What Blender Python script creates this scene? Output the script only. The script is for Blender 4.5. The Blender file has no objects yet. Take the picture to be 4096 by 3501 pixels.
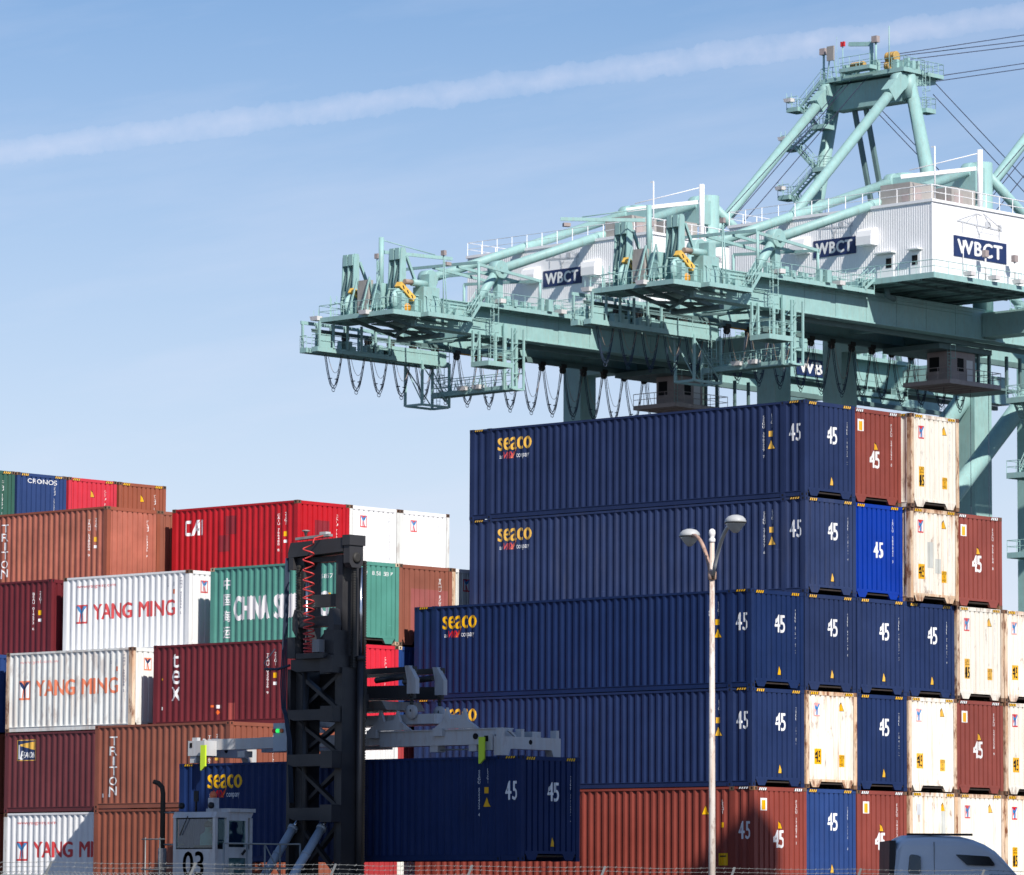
import bpy, bmesh, math, random
from mathutils import Vector, Matrix
random.seed(7)
SC = bpy.context.scene
COL = SC.collection
R = math.radians

# ------------------------------------------------------------------ camera
CAM = Vector((84.133, -104.44, -0.666)); YAW, PIT, ROL, FPX = 0.7434, 0.10363, 0.0049, 18000.0
fw = Vector((-math.sin(YAW) * math.cos(PIT), math.cos(YAW) * math.cos(PIT), math.sin(PIT)))
rt = Vector((math.cos(YAW), math.sin(YAW), 0)); up = rt.cross(fw)
r2 = rt * math.cos(ROL) + up * math.sin(ROL); u2 = up * math.cos(ROL) - rt * math.sin(ROL)
cam = bpy.data.cameras.new('camera'); co = bpy.data.objects.new('camera', cam); COL.objects.link(co)
mw = Matrix((r2, u2, -fw)).transposed().to_4x4(); mw.translation = CAM
co.matrix_world = mw
cam.sensor_fit = 'HORIZONTAL'; cam.sensor_width = 36.0; cam.lens = FPX / 4096 * 36.0
cam.clip_start = 1.0; cam.clip_end = 20000.0
SC.camera = co
cam.dof.use_dof = True; cam.dof.focus_distance = 118.0; cam.dof.aperture_fstop = 6.3

# ------------------------------------------------------------------ sun, sky, exposure
SUN_EL = math.atan(0.82); SX, SY = 0.922, -0.387            # towards the sun, horizontally
sl = bpy.data.lights.new('sun', 'SUN'); sl.energy = 5.0; sl.angle = R(0.53); sl.color = (1.0, 0.95, 0.88)
so = bpy.data.objects.new('sun', sl); COL.objects.link(so)
sdir = Vector((SX * math.cos(SUN_EL), SY * math.cos(SUN_EL), math.sin(SUN_EL)))
so.rotation_euler = sdir.to_track_quat('Z', 'Y').to_euler(); so.location = (60, -60, 80)

wd = bpy.data.worlds.new('World'); SC.world = wd; wd.use_nodes = True
nt = wd.node_tree; N = nt.nodes; LK = nt.links
bg = N['Background']; bg.inputs['Strength'].default_value = 0.10
sky = N.new('ShaderNodeTexSky'); sky.sky_type = 'NISHITA'; sky.sun_disc = False
sky.sun_elevation = SUN_EL; sky.sun_rotation = math.atan2(SX, SY)
sky.altitude = 0; sky.air_density = 1.0; sky.dust_density = 0.2; sky.ozone_density = 3.2
# contrail and thin high cloud, laid out over the sky's own directions
tc = N.new('ShaderNodeTexCoord')
def wmath(op, a, b=None, c=None, clamp=False):
    n = N.new('ShaderNodeMath'); n.operation = op; n.use_clamp = clamp
    for i, v in enumerate((a, b, c)):
        if v is None: continue
        if isinstance(v, (int, float)): n.inputs[i].default_value = v
        else: LK.new(v, n.inputs[i])
    return n.outputs[0]
def wvec(op, a, b):
    n = N.new('ShaderNodeVectorMath'); n.operation = op
    for i, v in enumerate((a, b)):
        if isinstance(v, (tuple, Vector)): n.inputs[i].default_value = tuple(v)
        else: LK.new(v, n.inputs[i])
    return n
def wnoise(scale, detail=5, rough=.55, vec=None):
    n = N.new('ShaderNodeTexNoise'); n.inputs['Scale'].default_value = scale
    n.inputs['Detail'].default_value = detail; n.inputs['Roughness'].default_value = rough
    LK.new(vec or tc.outputs['Generated'], n.inputs['Vector']); return n.outputs['Fac']
d1 = Vector((-0.74647, 0.6448, 0.16436)); d2 = Vector((-0.57689, 0.79313, 0.1953))
tn = d1.cross(d2).normalized()
along = (d2 - d1).normalized()
dist = wvec('DOT_PRODUCT', tc.outputs['Generated'], tn).outputs['Value']
fuzz = wmath('ADD', wmath('MULTIPLY_ADD', wnoise(170, 10, .62), .0040, -.0020), wmath('MULTIPLY_ADD', wnoise(900, 6, .6), .0012, -.0006))
edge = wmath('ABSOLUTE', wmath('ADD', dist, fuzz))
trail = wmath('SUBTRACT', 1.0, wmath('DIVIDE', edge, .0029), clamp=True)
trail = wmath('MULTIPLY', wmath('POWER', trail, .45), wmath('MULTIPLY_ADD', wnoise(110, 10, .6), .50, -.04), clamp=True)
# stretch the noise along the trail for the cirrus veils
mp = N.new('ShaderNodeMapping'); mp.vector_type = 'TEXTURE'
mp.inputs['Rotation'].default_value = (0, R(-10), YAW); mp.inputs['Scale'].default_value = (5.0, 1.4, .8)
LK.new(tc.outputs['Generated'], mp.inputs['Vector'])
ci = wmath('MULTIPLY', wmath('SUBTRACT', wnoise(34, 8, .6, mp.outputs['Vector']), .44, clamp=True), 1.1, clamp=True)
sepz = N.new('ShaderNodeSeparateXYZ'); LK.new(tc.outputs['Generated'], sepz.inputs[0])
low = wmath('MULTIPLY', wmath('POWER', wmath('SUBTRACT', 1.0, wmath('DIVIDE', wmath('MAXIMUM', sepz.outputs['Z'], 0.0), .24), clamp=True), 1.2), .95, clamp=True)
sat = N.new('ShaderNodeHueSaturation'); sat.inputs['Saturation'].default_value = 1.22; sat.inputs['Value'].default_value = .88; LK.new(sky.outputs['Color'], sat.inputs['Color'])
mask = wmath('ADD', wmath('MULTIPLY', ci, .55), low, clamp=True)
wm = N.new('ShaderNodeMix'); wm.data_type = 'RGBA'
LK.new(mask, wm.inputs['Factor']); LK.new(sat.outputs['Color'], wm.inputs[6]); wm.inputs[7].default_value = (6.6, 7.25, 8.2, 1)
wt = N.new('ShaderNodeMix'); wt.data_type = 'RGBA'; LK.new(trail, wt.inputs['Factor']); LK.new(wm.outputs[2], wt.inputs[6]); wt.inputs[7].default_value = (7.6, 8.0, 8.8, 1)
tint = N.new('ShaderNodeMix'); tint.data_type = 'RGBA'; tint.blend_type = 'MULTIPLY'; tint.inputs['Factor'].default_value = 1.0
LK.new(wt.outputs[2], tint.inputs[6]); tint.inputs[7].default_value = (1.0, .955, 1.0, 1)
LK.new(tint.outputs[2], bg.inputs['Color'])
vs = SC.view_settings; vs.view_transform = 'Standard'; vs.look = 'None'; vs.exposure = 0.26; vs.gamma = 1.0
vs.use_curve_mapping = False
SC.cycles.max_bounces = 6

GZ = -2.95                                                   # ground level of the yard

# ------------------------------------------------------------------ materials
MATS = {}
def paint(name, rgb, rough=.5, metal=0.0, var=.12, dirt=.25, rust=0.0, dirtcol=(.12, .09, .07), scale=1.0, spec=.35, scratch=0.0):
    m = bpy.data.materials.new(name); m.use_nodes = True; t = m.node_tree; n = t.nodes; L = t.links
    b = n['Principled BSDF']; b.inputs['Roughness'].default_value = rough; b.inputs['Metallic'].default_value = metal
    b.inputs['Specular IOR Level'].default_value = spec
    tcn = n.new('ShaderNodeTexCoord'); oi = n.new('ShaderNodeObjectInfo')
    vm = n.new('ShaderNodeVectorMath'); vm.operation = 'MULTIPLY_ADD'; vm.inputs[1].default_value = (37, 23, 51)
    L.new(oi.outputs['Color'], vm.inputs[0]); L.new(tcn.outputs['Object'], vm.inputs[2])
    def noise(sc, detail, vscale=(1, 1, 1), rg=.6):
        mpn = n.new('ShaderNodeMapping'); mpn.inputs['Scale'].default_value = vscale
        L.new(vm.outputs[0], mpn.inputs['Vector'])
        x = n.new('ShaderNodeTexNoise'); x.inputs['Scale'].default_value = sc * scale; x.inputs['Detail'].default_value = detail
        x.inputs['Roughness'].default_value = rg
        L.new(mpn.outputs['Vector'], x.inputs['Vector']); return x.outputs['Fac']
    def ramp(v, a, bb):
        r = n.new('ShaderNodeMapRange'); r.inputs['From Min'].default_value = a; r.inputs['From Max'].default_value = bb
        L.new(v, r.inputs['Value']); return r.outputs['Result']
    def mix(f, a, bb, fac_scale=1.0):
        x = n.new('ShaderNodeMix'); x.data_type = 'RGBA'
        if fac_scale != 1.0:
            mm = n.new('ShaderNodeMath'); mm.operation = 'MULTIPLY'; mm.inputs[1].default_value = fac_scale; L.new(f, mm.inputs[0]); f = mm.outputs[0]
        L.new(f, x.inputs['Factor'])
        for i, v in ((6, a), (7, bb)):
            if isinstance(v, tuple): x.inputs[i].default_value = v + (1,)
            else: L.new(v, x.inputs[i])
        return x.outputs[2]
    lo = tuple(c * (1 - var) for c in rgb); hi = tuple(min(1, c * (1 + var) + .01 * var) for c in rgb)
    col = mix(ramp(noise(.9, 5), .3, .7), lo, hi)
    if dirt: col = mix(ramp(noise(2.2, 6, (1.6, 1.6, .22)), .5, .85), col, dirtcol, dirt)
    if rust:
        sx = n.new('ShaderNodeSeparateXYZ'); L.new(tcn.outputs['Object'], sx.inputs[0])
        def mth(op, a, bb=None):
            x = n.new('ShaderNodeMath'); x.operation = op
            for i_, v_ in enumerate((a, bb)):
                if v_ is None: continue
                if isinstance(v_, (int, float)): x.inputs[i_].default_value = v_
                else: L.new(v_, x.inputs[i_])
            return x.outputs[0]
        eg = mth('MULTIPLY', mth('MAXIMUM', ramp(mth('ABSOLUTE', sx.outputs['Y']), .98, 1.20), mth('MAXIMUM', ramp(sx.outputs['Z'], .40, .08), ramp(sx.outputs['Z'], 2.62, 2.85))), .10)
        st = ramp(mth('ADD', noise(2.6, 7, (2.2, 2.2, .16), .66), eg), .60 - .08 * rust, .74)
        sp = ramp(mth('ADD', noise(3.4, 8, (1, 1, .35), .7), eg), .65 - .07 * rust, .71)
        col = mix(st, col, (.50, .25, .11), min(1.0, .75 * rust))
        col = mix(sp, col, (.17, .055, .022), min(1.0, .9 * rust))
    if scratch:
        col = mix(ramp(noise(1.6, 9, (.5, .5, 5.0), .72), .66, .72), col, tuple(min(.8, c * 1.6 + .03) for c in rgb), scratch)
        col = mix(ramp(noise(5.0, 9, (3.0, 3.0, .25), .7), .64, .72), col, tuple(c * .55 + .02 for c in rgb), scratch)
    hv = n.new('ShaderNodeHueSaturation'); sep = n.new('ShaderNodeSeparateColor'); L.new(oi.outputs['Color'], sep.inputs[0])
    for k_, a_, b_ in (('Value', .88, 1.12), ('Saturation', .90, 1.06)):
        mr = n.new('ShaderNodeMapRange'); mr.inputs['To Min'].default_value = a_; mr.inputs['To Max'].default_value = b_; L.new(sep.outputs[0 if k_ == 'Value' else 1], mr.inputs['Value']); L.new(mr.outputs['Result'], hv.inputs[k_])
    L.new(col, hv.inputs['Color']); col = hv.outputs['Color']
    L.new(col, b.inputs['Base Color'])
    rr = n.new('ShaderNodeMapRange'); rr.inputs['To Min'].default_value = max(.05, rough - .1); rr.inputs['To Max'].default_value = min(1, rough + .15)
    L.new(noise(3.0, 4), rr.inputs['Value']); L.new(rr.outputs['Result'], b.inputs['Roughness'])
    MATS[name] = m; return m
def emit(name, rgb, s):
    m = bpy.data.materials.new(name); m.use_nodes = True; b = m.node_tree.nodes['Principled BSDF']
    b.inputs['Base Color'].default_value = rgb + (1,); b.inputs['Emission Color'].default_value = rgb + (1,); b.inputs['Emission Strength'].default_value = s
    MATS[name] = m
def glass(name, tint, refl=.12):
    m = bpy.data.materials.new(name); m.use_nodes = True; t = m.node_tree; n = t.nodes; n.remove(n['Principled BSDF'])
    a = n.new('ShaderNodeBsdfTransparent'); a.inputs['Color'].default_value = tint + (1,)
    g = n.new('ShaderNodeBsdfGlossy'); g.inputs['Roughness'].default_value = .03; g.inputs['Color'].default_value = (.9, .95, 1, 1)
    x = n.new('ShaderNodeMixShader'); x.inputs[0].default_value = .05; t.links.new(a.outputs[0], x.inputs[1]); t.links.new(g.outputs[0], x.inputs[2])
    t.links.new(x.outputs[0], n['Material Output'].inputs['Surface']); MATS[name] = m
P_ = paint
P_('navy', (.0115, .0265, .092), .55, dirt=.22, dirtcol=(.04, .055, .10), scratch=.35, spec=.16); P_('navy_worn', (.016, .034, .108), .6, spec=.18, dirt=.4, dirtcol=(.09, .09, .12), scratch=.5)
P_('royal', (.002, .034, .30), .4, dirt=.06); P_('cobalt', (.010, .042, .17), .45, dirt=.12)
P_('oxide', (.235, .050, .036), .5, dirt=.12, dirtcol=(.09, .03, .03), scratch=.4); P_('maroon', (.135, .020, .026), .5, dirt=.18, dirtcol=(.07, .02, .02), scratch=.4)
P_('tan_brown', (.27, .075, .040), .5, dirt=.22, dirtcol=(.13, .05, .035), scratch=.4); P_('salmon', (.36, .11, .072), .55, var=.2, dirt=.2, dirtcol=(.22, .10, .07), rust=.25)
P_('scarlet', (.40, .022, .028), .45, dirt=.12, dirtcol=(.2, .02, .02), scratch=.4); P_('crimson', (.62, .012, .036), .42, dirt=.08)
P_('sea_green', (.085, .29, .235), .45, dirt=.12, dirtcol=(.10, .17, .13), scratch=.4); P_('bottle_green', (.025, .105, .075), .45)
P_('white', (.80, .80, .80), .45, var=.04, dirt=.10, dirtcol=(.42, .38, .32), scratch=.4); P_('white_dirty', (.68, .69, .66), .5, var=.06, dirt=.35, dirtcol=(.22, .19, .16), rust=.35)
P_('white_rusty', (.80, .76, .67), .5, var=.04, dirt=.22, dirtcol=(.62, .47, .32), rust=.62); P_('white_rust2', (.79, .74, .65), .55, var=.05, dirt=.30, dirtcol=(.60, .42, .26), rust=1.05)
P_('rail_rust', (.66, .52, .38), .7, var=.15, dirt=.5, dirtcol=(.4, .2, .1), rust=1.1, scale=1.6); P_('casting', (.11, .065, .045), .7, var=.3, rust=.6)
P_('black', (.006, .006, .007), .8, dirt=0); P_('dark_floor', (.03, .022, .018), .8)
P_('d_white', (.80, .80, .80), .5, var=.05, dirt=.12, dirtcol=(.5, .5, .5)); P_('d_yellow', (.78, .42, .012), .45, dirt=.1); P_('d_red', (.62, .03, .035), .5, dirt=.12, dirtcol=(.5, .2, .15))
P_('d_orange', (.75, .16, .05), .5); P_('d_blue', (.03, .22, .50), .5); P_('d_black', (.012, .012, .014), .5, dirt=0); P_('d_grey', (.55, .57, .60), .6); P_('d_pink', (.70, .32, .30), .6)
P_('d_navy', (.012, .03, .11), .5); P_('patch_red', (.20, .022, .03), .5); P_('patch_grey', (.52, .53, .50), .6); P_('patch_mauve', (.33, .075, .065), .5)
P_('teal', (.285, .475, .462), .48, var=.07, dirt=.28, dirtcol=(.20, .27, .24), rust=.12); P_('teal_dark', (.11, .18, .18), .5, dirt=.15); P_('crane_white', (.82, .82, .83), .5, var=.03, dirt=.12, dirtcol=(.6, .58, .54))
P_('crane_grey', (.34, .32, .30), .6, dirt=.2); P_('lamp_white', (.76, .73, .72), .5, var=.05); P_('rope', (.03, .035, .07), .6, dirt=0); P_('cable', (.022, .040, .075), .6, dirt=0); P_('cable_tan', (.33, .25, .20), .7, dirt=0)
P_('cabin_grey', (.36, .30, .29), .55, dirt=.25); P_('orange_paint', (.75, .33, .03), .45, dirt=.2)
P_('mast_black', (.034, .033, .036), .45, var=.2, dirt=.25, dirtcol=(.05, .045, .042), spec=.4); P_('chain_black', (.035, .033, .03), .55, dirt=.2); P_('chrome', (.62, .64, .68), .18, 1.0, var=.02, dirt=0)
P_('machine_white', (.54, .55, .56), .4, var=.05, dirt=.3, dirtcol=(.2, .19, .18), rust=.2); P_('grime_grey', (.26, .27, .28), .5, var=.15, dirt=.4, rust=.3); P_('hi_vis', (.62, .86, .01), .5, var=.03, dirt=.05)
P_('coil_red', (.60, .035, .03), .4, dirt=0); P_('hydraulic_blue', (.40, .47, .55), .4, dirt=.12); P_('rubber', (.018, .018, .018), .85, dirt=.4)
P_('pole_paint', (.66, .60, .54), .5, var=.07, dirt=.3, dirtcol=(.5, .33, .22), rust=.55, scale=3.0); P_('lamp_grey', (.46, .47, .47), .45, dirt=.15); P_('arm_rust', (.42, .28, .22), .6, var=.2, rust=.6, scale=4)
P_('lens', (.48, .49, .47), .15, dirt=.2, spec=.8); P_('galvanised', (.30, .31, .30), .5, .5, dirt=.2)
P_('truck_paint', (.74, .82, .93), .22, var=.02, dirt=.04, spec=.6); P_('truck_black', (.012, .012, .018), .4, dirt=.05); P_('truck_glass', (.006, .008, .012), .06, dirt=0, spec=.8)
P_('concrete', (.34, .33, .31), .8, var=.15, dirt=.3, dirtcol=(.2, .19, .17)); P_('shirt', (.25, .50, .47), .8, dirt=0); P_('skin', (.30, .16, .11), .6, dirt=0); P_('cloth_dark', (.02, .022, .03), .8, dirt=0)
P_('asphalt', (.040, .040, .042), .9, var=.25, dirt=.3, scale=.3)
glass('pane', (.62, .74, .74)); emit('green_lamp', (.03, .7, .12), 1.0)
def M_(k): return MATS[k]

# ------------------------------------------------------------------ mesh helpers
class MB:
    def __init__(s): s.v = []; s.f = []; s.sm = []; s.mi = []
    def _add(s, vs, fs, smooth=False, mi=0):
        o = len(s.v); s.v += [tuple(p) for p in vs]
        for k, f in enumerate(fs):
            s.f.append(tuple(i + o for i in f)); s.sm.append(smooth if isinstance(smooth, bool) else smooth[k]); s.mi.append(mi)
        return s
    BF = [(0, 3, 2, 1), (4, 5, 6, 7), (0, 1, 5, 4), (1, 2, 6, 5), (2, 3, 7, 6), (3, 0, 4, 7)]
    def box(s, x0, x1, y0, y1, z0, z1, mi=0):
        return s._add([(x0, y0, z0), (x1, y0, z0), (x1, y1, z0), (x0, y1, z0), (x0, y0, z1), (x1, y0, z1), (x1, y1, z1), (x0, y1, z1)], MB.BF, False, mi)
    def beam(s, p, q, w, h, upv=(0, 0, 1), mi=0):
        p = Vector(p); q = Vector(q); d = (q - p).normalized(); uv = Vector(upv)
        sd = d.cross(uv)
        if sd.length < 1e-4: sd = d.cross(Vector((1, 0, 0)))
        sd.normalize(); uu = sd.cross(d)
        a = sd * (w / 2); b = uu * (h / 2)
        vs = [p - a - b, p + a - b, p + a + b, p - a + b, q - a - b, q + a - b, q + a + b, q - a + b]
        return s._add(vs, MB.BF, False, mi)
    def tube(s, p, q, r, r1=None, n=8, cap=True, mi=0):
        return s.path([p, q], [r, r if r1 is None else r1], n, cap, mi)
    def path(s, pts, r, n=6, cap=True, mi=0):
        pts = [Vector(p) for p in pts]; rs = r if isinstance(r, list) else [r] * len(pts)
        d = (pts[1] - pts[0]).normalized(); ref = Vector((0, 0, 1)) if abs(d.z) < .9 else Vector((1, 0, 0))
        a = d.cross(ref).normalized(); rings = []
        for i, p in enumerate(pts):
            if i == 0: t = pts[1] - pts[0]
            elif i == len(pts) - 1: t = pts[-1] - pts[-2]
            else: t = (pts[i + 1] - pts[i]).normalized() + (pts[i] - pts[i - 1]).normalized()
            if t.length < 1e-6: t = pts[i] - pts[i - 1]
            t.normalize(); a = (a - t * a.dot(t)).normalized(); b = t.cross(a)
            rings.append([p + (a * math.cos(2 * math.pi * k / n) + b * math.sin(2 * math.pi * k / n)) * rs[i] for k in range(n)])
        vs = [v for rg in rings for v in rg]; fs = []; sm = []
        for i in range(len(pts) - 1):
            for k in range(n):
                fs.append((i * n + k, i * n + (k + 1) % n, (i + 1) * n + (k + 1) % n, (i + 1) * n + k)); sm.append(n > 4)
        if cap:
            fs.append(tuple(range(n - 1, -1, -1))); sm.append(False)
            fs.append(tuple((len(pts) - 1) * n + k for k in range(n))); sm.append(False)
        return s._add(vs, fs, sm, mi)
    def prism(s, pts, vec, mi=0):
        pts = [Vector(p) for p in pts]; vec = Vector(vec); n = len(pts)
        vs = pts + [p + vec for p in pts]
        fs = [tuple(range(n - 1, -1, -1)), tuple(range(n, 2 * n))] + [(i, (i + 1) % n, n + (i + 1) % n, n + i) for i in range(n)]
        return s._add(vs, fs, False, mi)
    def lathe(s, c, prof, n=16, axis='z', mi=0, sx=1.0, rot=None):
        c = Vector(c); vs = []
        for r, h in prof:
            for k in range(n):
                a = 2 * math.pi * k / n; p = Vector((r * math.cos(a) * sx, r * math.sin(a), h))
                if axis == 'x': p = Vector((p.z, p.x, p.y))
                elif axis == 'y': p = Vector((p.y, p.z, p.x))
                if rot: p = rot @ p
                vs.append(c + p)
        fs = []; m = len(prof)
        for i in range(m - 1):
            for k in range(n): fs.append((i * n + k, i * n + (k + 1) % n, (i + 1) * n + (k + 1) % n, (i + 1) * n + k))
        sm = [True] * len(fs)
        fs += [tuple(range(n - 1, -1, -1)), tuple((m - 1) * n + k for k in range(n))]; sm += [False, False]
        return s._add(vs, fs, sm, mi)
    def mesh(s, name, mats, off=(0, 0, 0)):
        me = bpy.data.meshes.new(name); o = Vector(off)
        me.from_pydata([tuple(Vector(p) - o) for p in s.v], [], s.f)
        me.polygons.foreach_set('use_smooth', s.sm); me.polygons.foreach_set('material_index', s.mi)
        for m in (mats if isinstance(mats, (list, tuple)) else [mats]): me.materials.append(M_(m))
        me.update(); return me
    def build(s, name, mats, parent=None, off=(0, 0, 0)):
        return link(name, s.mesh(name, mats, off), parent)
def link(name, me, parent=None):
    o = bpy.data.objects.new(name, me); COL.objects.link(o)
    if parent is not None:
        o.parent = parent
        o.color = parent.color
    return o
def tag(o, label, cat, group=None):
    o['label'] = label; o['category'] = cat
    if group: o['group'] = group
    return o
def thing(name, label, cat, loc=(0, 0, 0), rz=0.0, group=None):
    o = bpy.data.objects.new(name, None); COL.objects.link(o); o.empty_display_size = .5
    o.location = loc; o.rotation_euler = (0, 0, rz); o.color = (random.random(), random.random(), random.random(), 1)
    return tag(o, label, cat, group)
def copy_tree(o, parent=None):
    c = o.copy(); COL.objects.link(c)
    if parent is not None: c.parent = parent
    for ch in o.children: copy_tree(ch, c)
    return c
def railing(mb, pts, h=1.1, step=1.6, r=.035, mid=True, n=4):
    pts = [Vector(p) for p in pts]; upz = Vector((0, 0, h))
    mb.path([p + upz for p in pts], r, n)
    if mid: mb.path([p + upz * .5 for p in pts], r * .8, n)
    for a, b in zip(pts[:-1], pts[1:]):
        k = max(1, round((b - a).length / step))
        for i in range(k + 1):
            if i == 0 and a is not pts[0]: continue
            p = a.lerp(b, i / k); mb.tube(p, p + upz, r, n=n, cap=False)

# ------------------------------------------------------------------ flat print: lettering and marks
TXT = {}
def text2d(s, w, h, bold=.0, space=1.0, shear=0.0):
    """triangles of a line of lettering scaled to w x h, lower left corner at 0,0"""
    key = (s, w, h, bold, space, shear)
    if key in TXT: return TXT[key]
    cu = bpy.data.curves.new('t', 'FONT'); cu.body = s; cu.space_character = space; cu.shear = shear; cu.space_line = .82
    cu.resolution_u = 3; cu.align_x = 'CENTER' if '\n' in s else 'LEFT'
    ob = bpy.data.objects.new('t', cu); me = ob.to_mesh()
    vs = [v.co.copy() for v in me.vertices]; fs = [tuple(p.vertices) for p in me.polygons]
    ob.to_mesh_clear(); bpy.data.objects.remove(ob); bpy.data.curves.remove(cu)
    if not vs: TXT[key] = ([], []); return TXT[key]
    x0 = min(v.x for v in vs); x1 = max(v.x for v in vs); y0 = min(v.y for v in vs); y1 = max(v.y for v in vs)
    kx = w / (x1 - x0) if w else h / (y1 - y0); ky = h / (y1 - y0) if h else kx
    base = [((v.x - x0) * kx, (v.y - y0) * ky) for v in vs]; b = bold * (y1 - y0) * ky * .55 if '\n' not in s else .002
    ov = []; of = []
    for k, (dx, dy) in enumerate(((0, 0), (-b, 0), (b, 0), (0, -b * .6), (0, b * .6)) if b > .003 else ((0, 0),)):
        o = len(ov); ov += [(x + dx, y + dy, k * .0007) for x, y in base]; of += [tuple(i + o for i in f) for f in fs]
    TXT[key] = (ov, of); return TXT[key]
def shape(*polys):
    vs = []; fs = []
    for p in polys:
        fs.append(tuple(range(len(vs), len(vs) + len(p)))); vs += [tuple(q) for q in p]
    return vs, fs
def rect(w, h): return shape([(0, 0), (w, 0), (w, h), (0, h)])
def decal_mesh(name, geo, u0, v0, surf, mat, lift=.003, key=None):
    """lay the 2D shape on a corrugated sheet: cut it at every fold and follow the folds"""
    vs, fs = geo; vs = [v if len(v) == 3 else (v[0], v[1], 0) for v in vs]; bm = bmesh.new()
    bv = [bm.verts.new((x + u0, y + v0, z)) for x, y, z in vs]
    for f in fs:
        try: bm.faces.new([bv[i] for i in f])
        except ValueError: pass
    if vs:
        a = min(v[0] for v in vs) + u0; b = max(v[0] for v in vs) + u0
        for c in surf.breaks:
            if a < c < b:
                bmesh.ops.bisect_plane(bm, geom=bm.verts[:] + bm.edges[:] + bm.faces[:], plane_co=(c, 0, 0), plane_no=(1, 0, 0), dist=1e-5)
    for v in bm.verts: v.co = surf.place(v.co.x, v.co.y, lift + v.co.z)
    bmesh.ops.recalc_face_normals(bm, faces=bm.faces[:])
    me = bpy.data.meshes.new(name); bm.to_mesh(me); bm.free(); me.materials.append(M_(mat)); return me
# ------------------------------------------------------------------ ground
g = MB(); S_ = 9000.0; nseg = 24
for i in range(nseg):
    for j in range(nseg):
        x0 = -S_ + 2 * S_ * i / nseg; y0 = -S_ + 2 * S_ * j / nseg; d = 2 * S_ / nseg
        g._add([(x0, y0, GZ), (x0 + d, y0, GZ), (x0 + d, y0 + d, GZ), (x0, y0 + d, GZ)], [(0, 1, 2, 3)])
go = g.build('ground', 'asphalt'); go['kind'] = 'structure'

# ------------------------------------------------------------------ shipping containers
CW = 2.438
class Side:
    def __init__(s, L, secs):
        s.L = L; s.secs = []; s.breaks = []
        for a, b in secs:
            P = .2785; n = max(1, round((b - a) / P)); P = (b - a) / n
            pts = [(a, 0.0)]
            for k in range(n):
                o = a + k * P
                pts += [(o + P * .13, 0.0), (o + P * .37, .037), (o + P * .63, .037), (o + P * .87, 0.0)]
            pts.append((b, 0.0)); s.secs.append(pts); s.breaks += [p[0] for p in pts]
    def depth(s, u):
        for pts in s.secs:
            if pts[0][0] <= u <= pts[-1][0]:
                for (a, da), (b, db) in zip(pts[:-1], pts[1:]):
                    if a <= u <= b: return da + (db - da) * (u - a) / max(1e-9, b - a)
        return -.006
    def place(s, u, v, lift): return Vector((u - s.L / 2, -CW / 2 + .008 + s.depth(u) - lift, v))
class End(Side):
    def __init__(s, L):
        s.L = L; a, b = .17, CW - .17; n = 9; P = (b - a) / n; pts = [(a, 0.0)]
        for k in range(n):
            o = a + k * P
            pts += [(o + P * .12, 0.0), (o + P * .18, .042), (o + P * .40, .042), (o + P * .46, 0.0)]
        pts.append((b, 0.0)); s.secs = [pts]; s.breaks = [p[0] for p in pts]
    def place(s, u, v, lift): return Vector((s.L / 2 - .012 - s.depth(u) + lift, u - CW / 2, v))
def sheet(surf, pts, z0, z1):
    m = MB(); vs = []; fs = []
    for u, d in pts:
        vs += [surf.place(u, z0, 0), surf.place(u, z1, 0)]
    for i in range(len(pts) - 1): fs.append((2 * i, 2 * i + 2, 2 * i + 3, 2 * i + 1))
    m._add(vs, fs); return m
KIND = {}
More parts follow.
